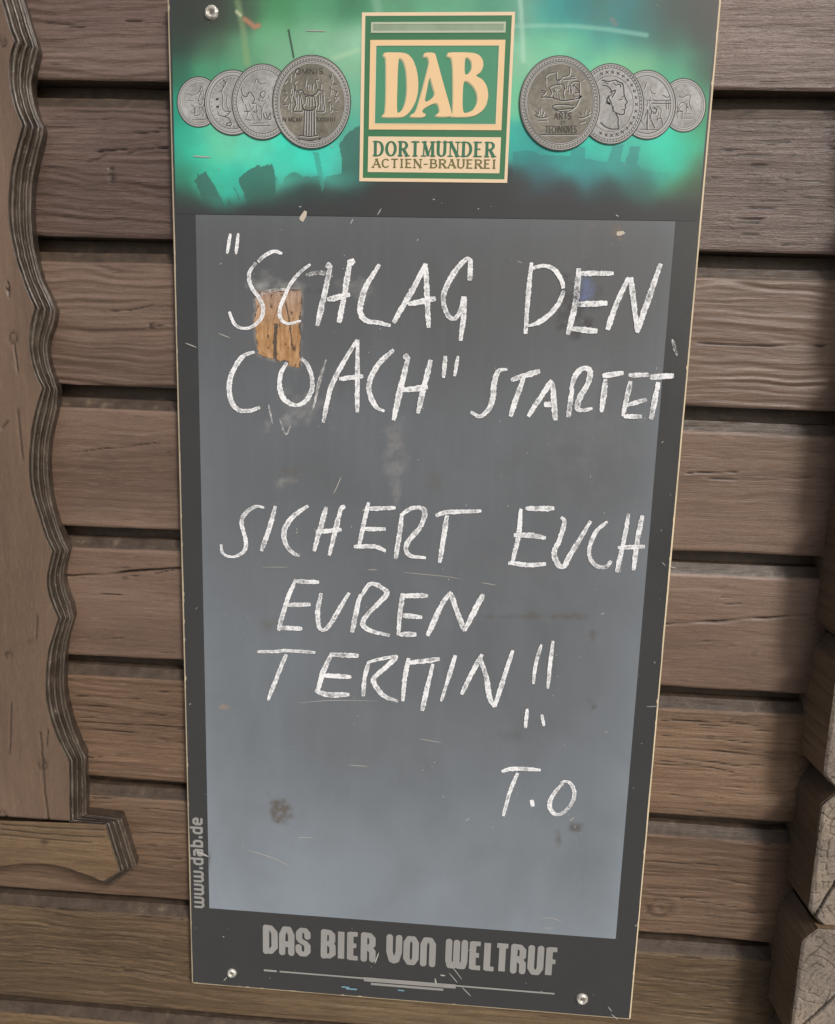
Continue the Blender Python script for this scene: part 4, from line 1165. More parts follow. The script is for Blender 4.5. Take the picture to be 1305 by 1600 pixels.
zb_line = (ZG(222, 347)[1] + ZG(1030, 402)[1]) / 2
hcap = (ZG(240, 268)[1] - ZG(240, 347)[1])
for word, a, b in (('DAS', 226, 348), ('BIER', 390, 532), ('VON', 576, 702), ('WELTRUF', 744, 1048)):
    rb = Glyphs(-0.0006, 0.0007)
    ya = 268 + (a - 222) * 0.068; yb = 268 + (b - 222) * 0.068
    xa = ZG(a, ya + 40)[0]; xb = ZG(b, yb + 40)[0]
    text_line(rb, word, (xa, zb_line + 0.0035), (xb, zb_line + 0.0035), hcap - 0.0066, 0.0088, 0.0070, False, 0.56,
              adv={'I': 0.30, 'W': 1.45, 'E': 0.72, 'L': 0.46, 'F': 0.66, 'T': 0.74, 'B': 0.92, 'R': 0.92})
    rb.build('slogan_word', M_SILV, board)
FONT.clear(); FONT.update(saved)
rb = Ribbons(-0.0006)
zl = (ZG(222, 393)[1] + ZG(1045, 455)[1]) / 2
xa, xb = ZG(222, 393)[0], ZG(1045, 455)[0]
rb.add([(xa, zl), (xa + 0.018, zl)], 0.0030); rb.add([(xa + 0.022, zl), (xb, zl)], 0.0024)
rb.add([(ZG(505, 425)[0], zl - 0.0012), (ZG(765, 445)[0], zl - 0.0012)], 0.0062)
rb.add([(ZG(525, 430)[0], zl - 0.0075), (ZG(730, 450)[0], zl - 0.0075)], 0.0035)
rb.build('rule_line', M_SILV, board)
# web address runs up the left border
rb = Glyphs(-0.0006, 0.0005)
ZV = lambda a, b: P(290 + a * 0.1, 1270 + b * 0.1)
pa, pb = ZV(291, 1487), ZV(238, 80)
xm = (pa[0] + pb[0]) / 2
text_line(rb, 'www.dab.de', (xm, pa[1]), (xm, pb[1]), 0.0152, 0.0034, 0.0034, False, 0.24, up=(-1, 0),
          adv={'w': 1.55, '.': 0.35, 'd': 0.98, 'a': 0.95, 'b': 0.98, 'e': 0.95})
rb.build('web_address', M_SILV, board)

# -------- medals left and right of the logo
def ell(cx, cy, rx, ry, n=56, a0=0, a1=360):
    return [P(cx + rx * math.cos(t), cy + ry * math.sin(t)) for t in np.linspace(math.radians(a0), math.radians(a1), n, endpoint=(a1 - a0 != 360))]
def zone1(l): return [(250 + a * 0.2529, b * 0.2529) for a, b in l]
def zone3(l): return [(790 + a * 0.2682, b * 0.2682) for a, b in l]
MED = []
def medal(cx, cy, rx, ry, lvl, lines, dots, texts, tone):
    y = -0.0006 - 0.00040 * lvl
    flat_out = Ribbons(y); flat_out.poly(ell(cx, cy, rx + 1.6, ry + 1.6))
    root = flat_out.build('medal', M_LINE, board)
    # disc with a soft printed sheen
    n, m = 110, 30
    v = [(*[P(cx, cy)[0]], y - 0.0001, P(cx, cy)[1])]; col = [tone[0]]
    for i in range(1, m + 1):
        for k in range(n):
            a = 2 * math.pi * k / n
            q = P(cx + rx * i / m * math.cos(a), cy + ry * i / m * math.sin(a))
            v.append((q[0], y - 0.0001, q[1]))
            s_ = 0.5 + 0.5 * math.cos(a * 2 + 0.9) * (i / m)
            edge = 1.0 if i / m > 0.86 else 0.0
            base_ = np.array(tone[0]) * (1 - 0.7 * s_) + np.array(tone[1]) * 0.7 * s_
            qx, qy = cx + rx * i / m * math.cos(a), cy + ry * i / m * math.sin(a)
            base_ = base_ + (26 * float(fbm(qx * 0.30, qy * 0.30, 88, 2)) + 14 * float(vnoise(qx * 0.07, qy * 0.07, 6))) * (1 if i / m < 0.84 else 0.3)
            col.append(base_ * (1 - edge) + np.array(tone[2]) * edge)
    f = [(0, 1 + (k + 1) % n, 1 + k) for k in range(n)]
    for i in range(m - 1):
        for k in range(n):
            a, b = 1 + i * n + k, 1 + i * n + (k + 1) % n
            f.append((a, b, b + n, a + n))
    vv = np.array(v)
    f = [q if np.cross(vv[q[1]] - vv[q[0]], vv[q[2]] - vv[q[0]])[1] < 0 else q[::-1] for q in f]
    mesh_obj('medal_face', vv, f, M_PRINT, root, col=lin(np.array(col)))
    rb = Ribbons(y - 0.00018, -0.0000015)
    for fr, w in dots['rings']:
        rb.add(ell(cx, cy, rx * fr, ry * fr, 60), w * PXM, closed=True)
    if dots.get('bead'):
        fr, cnt, w = dots['bead']
        for k in range(cnt):
            a = 2 * math.pi * k / cnt
            q0 = P(cx + rx * (fr - 0.022) * math.cos(a), cy + ry * (fr - 0.022) * math.sin(a))
            q1 = P(cx + rx * (fr + 0.022) * math.cos(a + 0.03), cy + ry * (fr + 0.022) * math.sin(a + 0.03))
            rb.add([q0, q1], w * PXM)
    hl = Ribbons(y - 0.00014, -0.0000008)
    for pts, w in lines:
        hl.add([P(q[0] + 0.9, q[1] + 1.0) for q in (catmull(pts, 2.5) if len(pts) > 2 else pts)], (w + 0.5) * PXM)
        rb.add([P(*q) for q in (catmull(pts, 2.5) if len(pts) > 2 else pts)], w * PXM)
    for s_, a, b, h, w in texts:
        text_line(rb, s_, P(*a), P(*b), h * PXM, w * PXM, w * 0.8 * PXM)
    for fr, w in dots['rings']:
        hl.add(ell(cx + 0.8, cy + 1.0, rx * fr, ry * fr, 60), 1.0 * PXM, closed=True)
    hl.build('relief_light', M_RELIEFL, root)
    rb.build('engraving', M_LINE, root)
    return root
GR = ((142, 141, 138), (182, 182, 180), (160, 160, 158)); BR = ((108, 104, 92), (140, 136, 124), (150, 149, 144))
def Lz1(*ls): return [(zone1(l), w) for l, w in ls]
def Lz3(*ls): return [(zone3(l), w) for l, w in ls]
def scribble(cx, cy, rx, ry, n, seed):
    rr = random.Random(seed); out = []
    for _ in range(n):
        x = cx + rx * (rr.random() * 2 - 1); y = cy + ry * (rr.random() * 2 - 1)
        a = rr.random() * 6.28; l = rr.uniform(2.5, 6)
        pts = [(x, y)]
        for _ in range(3):
            a += rr.uniform(-0.9, 0.9); x += l * 0.5 * math.cos(a); y += l * math.sin(a); pts.append((x, y))
        out.append((pts, 0.8))
    return out
# left group, smallest first
medal(311, 159.5, 33, 38.5, 0, Lz1(([(165, 580), (200, 590), (240, 575), (262, 535), (270, 600), (255, 650), (240, 620), (262, 560)], 1), ([(195, 650), (215, 665), (218, 715), (250, 705), (248, 660), (275, 690), (270, 720)], 1), ([(200, 742), (285, 742)], 1), ([(255, 600), (290, 640), (285, 720)], 0.8), ([(170, 620), (215, 625)], 0.8)) + scribble(313, 165, 10, 22, 8, 3), {'rings': [(0.93, 0.7), (0.86, 0.5)]}, [], GR)
medal(364, 160.5, 43, 50, 1, Lz1(([(395, 490), (410, 520), (385, 560), (392, 620), (388, 660), (405, 690), (440, 690)], 1), ([(365, 575), (385, 560), (400, 520), (415, 505)], 1.2), ([(360, 690), (370, 715), (400, 722), (430, 735), (445, 770), (425, 780), (415, 765), (440, 760)], 1.3), ([(348, 615), (366, 615)], 3.4), ([(350, 662), (368, 662)], 3.4), ([(420, 590), (412, 640), (430, 690)], 1), ([(405, 720), (420, 712), (440, 690)], 1.3)), {'rings': [(0.94, 0.7), (0.83, 0.9)], 'bead': (0.76, 34, 1.0)}, [], GR)
medal(411, 159.5, 47, 58, 2, Lz1(([(505, 545), (515, 590), (540, 600), (560, 570), (590, 620), (570, 640), (600, 640)], 1.2), ([(620, 590), (640, 565), (655, 580), (640, 610), (625, 590)], 1), ([(525, 690), (560, 690), (585, 660)], 1), ([(530, 650), (545, 700), (535, 740), (570, 745)], 1), ([(640, 700), (655, 735), (690, 740)], 1.3), ([(655, 695), (672, 730), (684, 700), (690, 735)], 1.3), ([(600, 650), (605, 720), (630, 745), (628, 660)], 1), ([(560, 780), (690, 780)], 0.9), ([(575, 765), (660, 762)], 0.8), ([(590, 520), (600, 490), (625, 520), (655, 520)], 1), ([(505, 600), (520, 640)], 1)) + scribble(411, 165, 22, 24, 16, 9), {'rings': [(0.96, 0.7), (0.86, 1.0)], 'bead': (0.92, 60, 0.9)}, [], GR)
big_l = Lz1(
    ([(835, 545), (850, 570), (880, 560), (905, 590), (960, 590), (985, 560), (1010, 570)], 1.6),
    ([(835, 560), (832, 610), (842, 650), (830, 690), (885, 690), (880, 640), (870, 590), (850, 570)], 1.3),
    ([(855, 590), (850, 680)], 1.0), ([(866, 600), (866, 680)], 1.0), ([(845, 600), (840, 660)], 0.9),
    ([(1010, 570), (1015, 640), (1018, 690), (975, 690), (985, 640), (980, 590)], 1.3), ([(995, 590), (1000, 680)], 1.0), ([(1006, 600), (1010, 680)], 0.9),
    ([(880, 660), (900, 640), (905, 600), (930, 605), (955, 600), (965, 650), (960, 665)], 1.3), ([(915, 610), (912, 655)], 1.0), ([(930, 608), (930, 660)], 1.0), ([(945, 606), (948, 655)], 1.0),
    ([(885, 662), (895, 680), (925, 688), (955, 680), (968, 662)], 1.8),
    ([(897, 685), (892, 838)], 1.6), ([(912, 690), (910, 838)], 1.2), ([(927, 690), (926, 838)], 1.2), ([(942, 690), (942, 838)], 1.2), ([(957, 685), (958, 838)], 1.6),
    ([(860, 842), (890, 842), (925, 848), (960, 842), (980, 840)], 1.6), ([(850, 858), (925, 872), (1000, 856)], 1.4), ([(840, 850), (870, 870)], 1.0), ([(1010, 850), (980, 870)], 1.0),
    ([(845, 545), (835, 515), (850, 505)], 1.1), ([(900, 540), (905, 500), (895, 490)], 1.1), ([(975, 545), (965, 500), (985, 495)], 1.1), ([(995, 555), (1000, 520)], 1.1), ([(920, 560), (915, 530), (930, 525), (930, 555)], 1.0), ([(945, 560), (950, 520)], 1.0),
    ([(770, 520), (790, 500)], 1.2), ([(765, 560), (785, 575)], 1.2), ([(768, 590), (785, 600), (768, 625)], 1.1), ([(766, 650), (788, 650)], 1.1), ([(1075, 520), (1095, 530)], 1.2), ([(1080, 560), (1098, 575)], 1.2), ([(1080, 600), (1100, 605), (1082, 630)], 1.1), ([(1076, 680), (1098, 690)], 1.2), ([(800, 480), (815, 462)], 1.1), ([(1050, 470), (1062, 490)], 1.1))
medal(487.5, 160, 60, 72, 3, big_l + scribble(458, 150, 5, 30, 9, 41) + scribble(520, 150, 5, 30, 9, 43), {'rings': [(0.975, 0.8), (0.885, 1.1), (0.855, 0.8)], 'bead': (0.93, 76, 1.1)},
      [('OMNIS', (250 + 840 * .2529, 462 * .2529), (250 + 1010 * .2529, 460 * .2529), 8, 1.2), ('N', (250 + 760 * .2529, 755 * .2529), (250 + 783 * .2529, 755 * .2529), 7, 1.2), ('MCMI', (250 + 797 * .2529, 755 * .2529), (250 + 880 * .2529, 755 * .2529), 6.5, 1.2), ('XXXVIII', (250 + 968 * .2529, 755 * .2529), (250 + 1085 * .2529, 755 * .2529), 6.5, 1.0)], BR)
# right group
medal(1068, 164.5, 34, 41, 0, Lz3(([(1010, 560), (1030, 570), (1060, 555), (1078, 560), (1070, 600), (1085, 640)], 1), ([(1000, 640), (1020, 600), (1050, 605), (1060, 630)], 1), ([(1030, 650), (1028, 690)], 1), ([(1040, 665), (1080, 665)], 1), ([(1028, 690), (1085, 690)], 0.9), ([(1000, 600), (1005, 690)], 0.8)) + scribble(1066, 165, 9, 18, 7, 13), {'rings': [(0.93, 0.7), (0.86, 0.5)]}, [], GR)
medal(1011, 164, 43.5, 53, 1, Lz3(([(845, 505), (850, 540), (875, 550)], 1.1), ([(915, 555), (940, 570), (955, 560)], 1.2), ([(860, 580), (880, 590), (960, 585)], 1.2), ([(860, 605), (965, 605)], 1.2), ([(935, 590), (935, 640)], 1.2), ([(950, 590), (950, 640)], 1.2), ([(840, 620), (850, 650), (845, 690), (870, 750)], 1.4), ([(860, 625), (880, 640), (870, 665), (855, 650)], 1.6), ([(880, 700), (905, 690), (915, 730)], 1.3), ([(825, 640), (825, 760)], 1.4), ([(810, 520), (820, 480)], 1.2), ([(805, 700), (820, 660)], 1.1), ([(780, 755), (890, 758)], 1.0), ([(880, 620), (905, 640), (900, 690)], 1.0)) + scribble(1012, 172, 16, 22, 12, 21), {'rings': [(0.95, 0.7), (0.85, 1.0)]}, [], GR)
head = Lz3(([(560, 470), (600, 478), (640, 470), (655, 480), (680, 490), (688, 520), (690, 555), (700, 580), (709, 600), (697, 612), (700, 630), (692, 645), (690, 668), (665, 670), (640, 660), (655, 690), (655, 720), (662, 750)], 1.7),
           ([(565, 500), (590, 505), (610, 520), (620, 550), (600, 570), (615, 600), (625, 640), (640, 662)], 1.5), ([(600, 560), (590, 590), (610, 610), (585, 600)], 2.2), ([(610, 540), (640, 530), (620, 570)], 2.0), ([(640, 500), (665, 495), (672, 512)], 1.3), ([(575, 480), (600, 495)], 1.1), ([(625, 485), (645, 500)], 1.1),
           ([(660, 585), (682, 580)], 1.3), ([(672, 570), (690, 566)], 1.1), ([(675, 642), (692, 640)], 1.0), ([(552, 715), (580, 740), (620, 755), (662, 752)], 1.7), ([(630, 620), (625, 655)], 1.2))
def xrow(cx, cy, rx, ry, a0, a1, n):
    o = []
    for a in np.linspace(math.radians(a0), math.radians(a1), n):
        x, y = cx + rx * math.cos(a), cy + ry * math.sin(a)
        o += [([(x - 2.2, y - 2.2), (x + 2.2, y + 2.2)], 1.2), ([(x - 2.2, y + 2.2), (x + 2.2, y - 2.2)], 1.2)]
    return o
medal(954, 163, 50.5, 62, 2, head + xrow(954, 163, 40.5, 49.5, -110, 112, 19), {'rings': [(0.965, 0.8), (0.90, 0.9), (0.70, 0.8)], 'bead': (0.935, 64, 1.0)}, [], GR)
ship = Lz3(([(205, 570), (240, 570), (280, 575), (330, 590), (380, 585), (425, 575), (436, 560), (420, 600), (400, 630), (340, 640), (290, 640), (275, 620), (320, 612), (400, 618)], 1.6),
           ([(255, 515), (285, 500), (330, 495), (345, 520), (335, 545), (345, 580)], 1.4), ([(255, 515), (268, 545), (255, 570)], 1.3), ([(365, 545), (368, 510), (395, 480), (430, 480)], 1.4), ([(385, 545), (380, 515), (405, 495)], 1.2), ([(400, 500), (430, 540), (405, 545)], 1.2), ([(440, 470), (455, 472)], 1.2), ([(430, 480), (432, 560)], 1.3),
           ([(295, 420), (300, 470), (325, 465), (335, 450), (370, 440), (375, 395)], 1.4), ([(230, 455), (250, 435), (290, 425)], 1.2), ([(330, 470), (410, 462)], 1.1), ([(210, 530), (235, 540), (215, 560)], 1.3), ([(215, 540), (230, 550)], 1.2), ([(305, 470), (305, 500)], 1.2), ([(380, 450), (405, 450)], 1.0),
           ([(280, 560), (285, 585)], 1.2), ([(310, 555), (315, 580)], 1.0), ([(275, 625), (300, 650), (370, 650), (400, 630)], 1.3),
           ([(175, 650), (190, 670), (195, 640)], 1.2), ([(205, 630), (205, 665)], 1.1), ([(225, 650), (215, 680)], 1.1), ([(170, 670), (200, 690), (245, 685)], 1.2), ([(190, 705), (245, 705)], 1.1), ([(430, 655), (445, 675)], 1.2), ([(465, 640), (462, 670)], 1.1), ([(490, 650), (475, 680)], 1.2), ([(420, 690), (450, 690), (495, 670)], 1.2), ([(430, 720), (465, 710)], 1.1),
           ([(200, 788), (420, 788)], 1.4))
medal(874.5, 162, 61.5, 73, 3, ship + scribble(878, 140, 26, 16, 12, 47), {'rings': [(0.975, 0.8), (0.885, 1.1), (0.855, 0.8)], 'bead': (0.93, 78, 1.1)},
      [('ARTS', (790 + 282 * .2682, 698 * .2682), (790 + 382 * .2682, 698 * .2682), 9.5, 1.5), ('ET', (790 + 322 * .2682, 728 * .2682), (790 + 345 * .2682, 728 * .2682), 4.5, 1.0), ('TECHNIQVES', (790 + 232 * .2682, 778 * .2682), (790 + 412 * .2682, 776 * .2682), 10, 1.4)], BR)

# -------- screws
def screw(px, py, r, ragged=False):
    x, z = P(px, py)
    n = 28; v = []; f = []
    prof = [(0.0, -0.0012), (0.30, -0.0012), (0.55, -0.0030), (0.78, -0.0034), (0.95, -0.0022), (1.06, -0.0002)]
    v.append((x, prof[0][1], z))
    for fr, y in prof[1:]:
        for k in range(n):
            a = 2 * math.pi * k / n
            rr_ = r * fr * (1 + (0.16 * random.random() if ragged and fr > 0.9 else 0))
            v.append((x + rr_ * math.cos(a), y, z + rr_ * math.sin(a)))
    for k in range(n):
        f.append((0, 1 + k, 1 + (k + 1) % n))
    for i in range(len(prof) - 2):
        for k in range(n):
            a, b = 1 + i * n + k, 1 + i * n + (k + 1) % n
            f.append((a, a + n, b + n, b))
    root = mesh_obj('screw', v, f, M_SCREW, board)
    rb = Ribbons(-0.0016, -0.0001)
    for a in (0.6, 0.6 + math.pi / 2):
        c_, s_ = math.cos(a) * r * 0.36, math.sin(a) * r * 0.36
        rb.add([(x - c_, z - s_), (x + c_, z + s_)], r * 0.22)
    rb.build('screw_recess', M_SLOT, root)
screw(331, 20, 0.0068, True)
screw(362.5, 1520, 0.0062)
screw(909.5, 1560.5, 0.0075)

# -------- chalk writing
S1 = 0.3142; S2 = 0.2989; S3 = 0.2912
ZN = {'A': (290, 330, S1), 'B': (690, 330, S1), 'C': (310, 680, S2), 'D': (690, 760, S3), 'E': (310, 980, S2), 'F': (670, 980, S2)}
TXT = {
 'first_line': [
  ('A', [[(225, 112), (216, 165), (208, 212)]], 18), ('A', [[(262, 110), (258, 160), (252, 214)]], 18),
  ('A', [[(482, 210), (440, 200), (390, 225), (362, 252)], [(352, 258), (318, 310), (325, 370), (365, 430), (388, 480), (375, 535), (330, 575), (285, 582), (245, 560), (218, 500)]], 21),
  ('A', [[(622, 264), (575, 300), (525, 360), (490, 430), (470, 490), (475, 535), (510, 560), (575, 545)]], 19),
  ('A', [[(722, 270), (690, 420), (655, 570)], [(702, 263), (724, 278)], [(817, 262), (790, 420), (765, 555)], [(808, 262), (842, 246)], [(705, 440), (820, 415)]], 31),
  ('A', [[(965, 265), (900, 370), (872, 460), (872, 510), (900, 545), (960, 555), (1020, 570)]], 26),
  ('A', [[(1195, 262), (1130, 390), (1035, 555)], [(1195, 262), (1200, 400), (1210, 580)], [(1108, 462), (1245, 435)]], 29),
  ('B', [[(150, 245), (120, 240), (60, 310), (15, 400), (10, 460), (35, 520), (65, 535), (95, 490), (108, 425)], [(118, 425), (108, 540), (95, 645)], [(146, 240), (140, 345)]], 26),
  ('B', [[(448, 255), (432, 400), (418, 610)], [(450, 285), (510, 272), (560, 290), (595, 340), (605, 385)], [(607, 395), (580, 460), (530, 520), (470, 560), (425, 570)]], 25),
  ('B', [[(683, 285), (668, 440), (628, 615)], [(690, 310), (855, 310)], [(665, 465), (825, 458)], [(640, 585), (775, 597)]], 29),
  ('B', [[(930, 330), (870, 460), (825, 590)], [(940, 330), (958, 470), (972, 600)], [(1090, 262), (1030, 430), (972, 605)]], 30)],
 'second_line': [
  ('A', [[(345, 700), (290, 720), (245, 780), (220, 850), (225, 930), (260, 985), (320, 992), (372, 975)]], 27),
  ('A', [[(505, 752), (475, 810), (470, 880), (495, 940), (550, 965), (600, 940), (630, 880), (625, 810), (600, 755), (575, 732)]], 26),
  ('A', [[(855, 640), (770, 780), (720, 890), (685, 1050)], [(858, 640), (855, 820), (855, 1000)], [(765, 835), (885, 820)]], 26),
  ('A', [[(1035, 688), (960, 760), (915, 850), (920, 920), (950, 975), (990, 995)]], 27),
  ('A', [[(1108, 725), (1070, 880), (1035, 1040)], [(1088, 714), (1112, 738)], [(1220, 740), (1185, 880), (1155, 1005)], [(1075, 890), (1205, 875)]], 30),
  ('B', [[(20, 720), (10, 828)]], 20), ('B', [[(82, 720), (65, 820)]], 20),
  ('B', [[(328, 785), (285, 795), (262, 850), (255, 930), (230, 990), (190, 1020), (145, 998)]], 25),
  ('B', [[(345, 840), (490, 795)], [(410, 825), (340, 1020)]], 29),
  ('B', [[(548, 840), (490, 930), (430, 1020)], [(552, 850), (565, 1040)], [(508, 960), (560, 960)]], 29),
  ('B', [[(650, 880), (630, 1025)], [(640, 890), (670, 810), (710, 780), (738, 800), (725, 860), (690, 920), (675, 975), (700, 990), (750, 980)]], 27),
  ('B', [[(800, 820), (905, 803)], [(815, 835), (795, 1000)]], 29),
  ('B', [[(930, 815), (1030, 815)], [(940, 845), (900, 1020)], [(920, 965), (1020, 937)], [(905, 1020), (995, 1022)]], 27),
  ('B', [[(1035, 825), (1155, 818)], [(1078, 850), (1040, 1035)]], 31)],
 'third_line': [
  ('C', [[(345, 378), (300, 372), (245, 410), (228, 460), (250, 560), (235, 610), (180, 635), (130, 618), (120, 570)]], 23),
  ('C', [[(405, 370), (370, 490), (330, 605)]], 27), ('C', [[(575, 368), (500, 420), (452, 490), (455, 560), (490, 610), (530, 630)]], 27),
  ('C', [[(670, 375), (605, 605)], [(748, 375), (685, 628)], [(744, 380), (768, 372)], [(615, 505), (750, 492)]], 30),
  ('C', [[(890, 350), (870, 440), (840, 585)], [(890, 385), (1032, 378)], [(865, 490), (980, 490)], [(815, 582), (920, 580), (980, 605)]], 28),
  ('C', [[(1065, 410), (1050, 530), (1032, 645)], [(1058, 420), (1110, 385), (1165, 380), (1185, 410), (1160, 480), (1105, 545), (1085, 590), (1110, 630), (1190, 640)]], 29),
  ('C', [[(1242, 420), (1290, 404), (1360, 400), (1480, 395)], [(1300, 418), (1282, 540), (1262, 665)]], 32),
  ('D', [[(425, 120), (415, 250), (378, 415)], [(450, 118), (605, 118)], [(388, 262), (480, 262), (560, 275)], [(358, 408), (470, 420), (560, 415)]], 31),
  ('D', [[(640, 165), (660, 190), (635, 280), (605, 350), (620, 410), (655, 428), (700, 350), (800, 185)]], 29),
  ('D', [[(890, 188), (830, 240), (795, 320), (795, 380), (830, 425), (880, 432), (910, 400)]], 26),
  ('D', [[(1003, 145), (975, 300), (940, 460)], [(1078, 155), (1050, 290), (1030, 450)], [(945, 328), (1090, 322)]], 29)],
 'fourth_line': [
  ('C', [[(510, 752), (465, 860), (420, 1020)], [(510, 762), (632, 768)], [(465, 888), (588, 882)], [(425, 1005), (545, 1010)]], 29),
  ('C', [[(642, 825), (625, 920), (632, 1000), (660, 1015), (700, 970), (790, 822)]], 27),
  ('C', [[(850, 830), (830, 900), (805, 1030)], [(850, 840), (905, 775), (985, 820), (940, 880), (890, 930), (860, 985), (900, 1020), (1000, 1045)]], 30),
  ('C', [[(1070, 825), (1055, 930), (1045, 1045)], [(1075, 838), (1200, 838)], [(1070, 940), (1170, 950)], [(1050, 1040), (1140, 1040)]], 31),
  ('C', [[(1322, 818), (1270, 890), (1198, 1048)], [(1318, 822), (1352, 920), (1392, 1022)], [(1490, 830), (1440, 925), (1392, 1022)]], 31)],
 'fifth_line': [
  ('E', [[(310, 128), (400, 125), (470, 122), (612, 130)], [(460, 140), (420, 240), (365, 380)]], 26),
  ('E', [[(695, 140), (655, 230), (625, 330)], [(690, 140), (838, 148)], [(650, 250), (800, 258)], [(612, 328), (680, 352), (790, 350)]], 31),
  ('E', [[(890, 180), (870, 270), (862, 360)], [(885, 185), (950, 165), (1030, 155), (985, 205), (920, 265), (930, 310), (975, 360), (1045, 385)]], 29),
  ('E', [[(1100, 160), (1080, 270), (1070, 385)], [(1105, 185), (1262, 165)], [(1228, 190), (1195, 320), (1170, 435)]], 31),
  ('F', [[(140, 145), (105, 260), (65, 385)]], 25),
  ('F', [[(280, 140), (220, 250), (172, 350)], [(272, 170), (300, 260), (320, 370), (345, 415)], [(440, 120), (400, 240), (345, 415)]], 29),
  ('F', [[(588, 88), (560, 190), (546, 295)]], 21), ('F', [[(515, 425), (505, 525)]], 22), ('F', [[(650, 70), (635, 190), (622, 320)]], 22), ('F', [[(590, 455), (602, 515)]], 20)],
 'initials': [
  ('F', [[(380, 752), (450, 738), (585, 745)], [(465, 760), (420, 870), (390, 985)]], 25), ('F', [[(538, 900), (545, 935)]], 26),
  ('F', [[(700, 812), (672, 845), (640, 890), (632, 940), (660, 975), (700, 970), (745, 920), (762, 865), (745, 820), (715, 803), (690, 812)]], 24)],
}
for line_name, letters in TXT.items():
    first = None
    for zone, strokes, w in letters:
        ox, oy, sc = ZN[zone]
        rb = Ribbons(-0.0010, -0.00006)
        for st in strokes:
            q = catmull([(ox + a * sc, oy + b * sc) for a, b in st], 1.6)
            # chalk wobble, pressure, slightly ragged ends
            ln = len(q)
            wv = w * sc * PXM * 0.98 * (1 + 0.30 * fbm(np.arange(ln) * 0.05, np.full(ln, q[0, 0]), 4, 3))
            if len(st) > 3:
                wv = wv * (0.80 + 0.30 * np.abs(np.gradient(q[:, 1])) / (np.hypot(np.gradient(q[:, 0]), np.gradient(q[:, 1])) + 1e-6))
            q = q + 0.5 * np.stack([fbm(np.arange(ln) * 0.08, np.full(ln, q[0, 1]), 6, 2), fbm(np.arange(ln) * 0.08, np.full(ln, q[0, 1]), 9, 2)], 1)
            wx, wz = PA(q[:, 0], q[:, 1])
            rb.add(np.stack([wx, wz], 1), wv, nac=6, jitter=0.34, taper=0.35)
        rb.build('chalk_letter', M_CHALK, board, attrs=True)

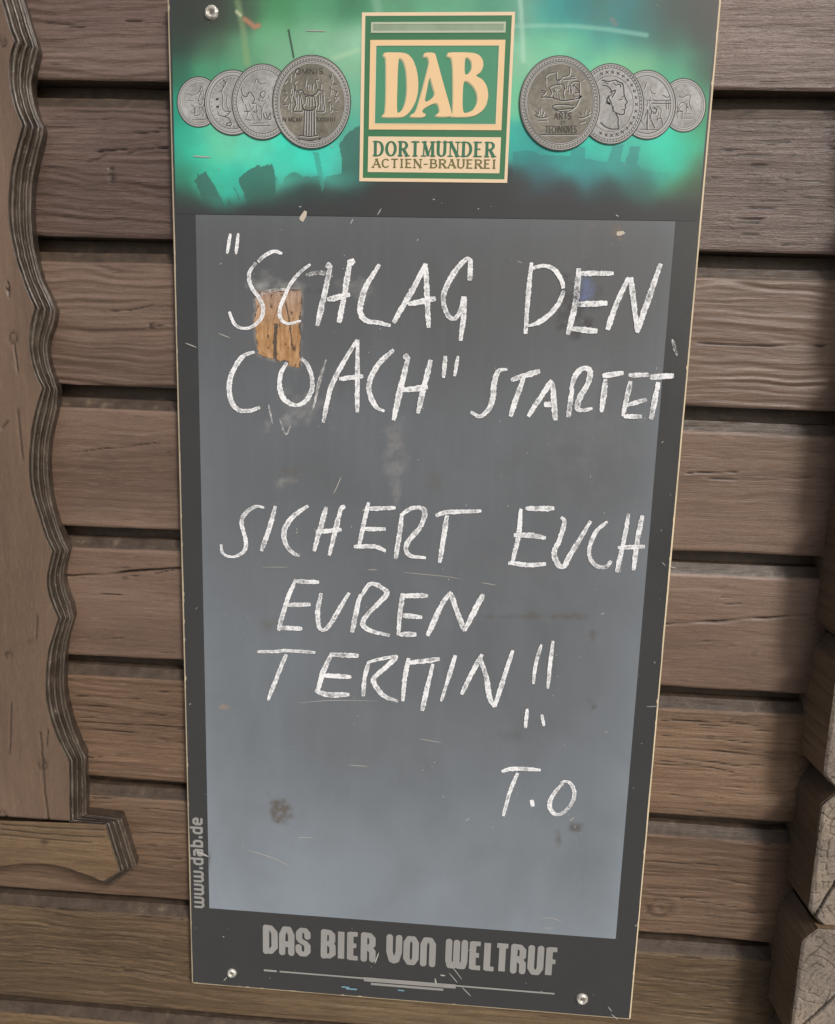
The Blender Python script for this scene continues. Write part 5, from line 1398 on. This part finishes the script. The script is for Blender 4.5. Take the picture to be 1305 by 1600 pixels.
# smears of rubbed chalk and thin scratches
rb = Ribbons(-0.0008, -0.00002)
for pts, w in [([(510, 561), (499, 600), (489, 641)], 4), ([(505, 575), (495, 610)], 5), ([(420, 632), (426, 662)], 3), ([(437, 655), (447, 678), (455, 664)], 3), ([(1050, 530), (1058, 556)], 5), 
               ([(395, 470), (420, 455), (450, 452)], 5), ([(478, 430), (500, 426), (520, 432)], 7)]:
    q = catmull(pts, 2); wx, wz = PA(q[:, 0], q[:, 1])
    rb = Ribbons(-0.0008, -0.00002)
    rb.add(np.stack([wx, wz], 1), w * PXM, nac=4, jitter=0.5, taper=0.7)
    rb.build('chalk_smear', M_CHALK_THIN, board, attrs=True)
rb = Ribbons(-0.0008, -0.0000006)
for pts, w in [([(388, 1328), (415, 1336), (438, 1345), (455, 1354)], 1.8), ([(465, 1308), (490, 1308)], 1.5), ([(845, 1434), (862, 1434), (878, 1439)], 1.6), ([(850, 1449), (862, 1450)], 1.5), ([(655, 1154), (690, 1160)], 1.4), ([(545, 1195), (575, 1197)], 1.6), ([(467, 1098), (520, 1094), (590, 1095)], 1.2), ([(410, 886), (450, 886)], 1.2), ([(575, 890), (590, 890)], 1.6), ([(630, 894), (700, 901), (720, 905)], 1.2), ([(752, 910), (775, 914)], 1.4), ([(521, 772), (527, 760), (533, 745)], 1.6),
               ([(342, 521), (360, 528)], 1.8), ([(290, 536), (308, 543)], 1.8), ([(302, 244), (330, 246)], 2.2), ([(308, 1330), (326, 1338)], 4.2), ([(548, 350), (552, 342)], 2.2), ([(596, 326), (590, 336)], 2), ([(808, 408), (816, 411)], 1.6), ([(702, 1520), (715, 1535)], 1.6), ([(722, 1542), (736, 1556)], 1.8), ([(950, 1572), (956, 1580)], 1.8), ([(955, 1584), (966, 1593)], 1.8), ([(478, 48), (510, 49)], 1.6), ([(728, 1282), (734, 1278)], 2.6), ([(890, 1282), (897, 1277)], 2.6), ([(704, 1506), (722, 1530)], 1.4), ([(350, 1532), (355, 1526)], 2), ([(586, 1505), (592, 1488)], 2.5), ([(680, 1528), (682, 1538)], 4), ([(688, 1523), (696, 1524)], 4), ([(1010, 1104), (1030, 1103)], 1.2), ([(1046, 885), (1056, 887)], 1.6), ([(1034, 878), (1040, 884)], 1.4)]:
    q = catmull(pts, 4); wx, wz = PA(q[:, 0], q[:, 1])
    rb.add(np.stack([wx, wz], 1), w * PXM * 0.9, taper=0.6)
rr = random.Random(8)
for _ in range(170):
    px = rr.uniform(275, 1100); py = rr.uniform(8, 1575)
    t_ = py / 1600
    if px < 268 + 38 * t_ or px > 1118 - 138 * t_ or (555 < px < 815 and py < 295):
        continue
    s_ = rr.choice([0.6, 0.7, 0.9, 1.1, 1.5]); a = rr.gauss(0.9, 0.7)
    l = s_ * rr.uniform(0.6, 1.7)
    wx, wz = PA([px - l * math.cos(a), px + l * math.cos(a)], [py + l * math.sin(a), py - l * math.sin(a)])
    rb.add(np.stack([wx, wz], 1), s_ * PXM)
o = rb.build('scratches', M_CHIP, board)
o['kind'] = 'stuff'
# flakes: large chip at the top of the field, grey scuffs, turquoise remains by the rule
rb = Ribbons(-0.0008)
rb.poly([P(*q) for q in [(476, 329), (480, 331), (479, 338), (474, 347), (469, 344), (468, 340)]])
M_FLAKE = print_mat('flake_beige', L4(196, 186, 170), 0.8, 0.2)
rb.build('paint_flake', M_FLAKE, board)
rb = Ribbons(-0.0008)
rb.poly([P(*q) for q in [(964, 362), (974, 361), (977, 365), (968, 369), (963, 368)]])
rb.build('paint_flake', M_FLAKE, board)
M_TURQ = print_mat('turquoise_remains', L4(112, 150, 166), 0.6)
for x, y, l in ((534, 1541, 12), (541, 1544, 17), (622, 1546, 10)):
    wx, wz = PA([x, x + l], [y, y + 1.2]); rb = Ribbons(-0.0010 - 0.00003 * (x % 7)); rb.add(np.stack([wx, wz], 1), (2.0 + l * 0.08) * PXM)
    rb.build('turquoise_remains', M_TURQ, board)
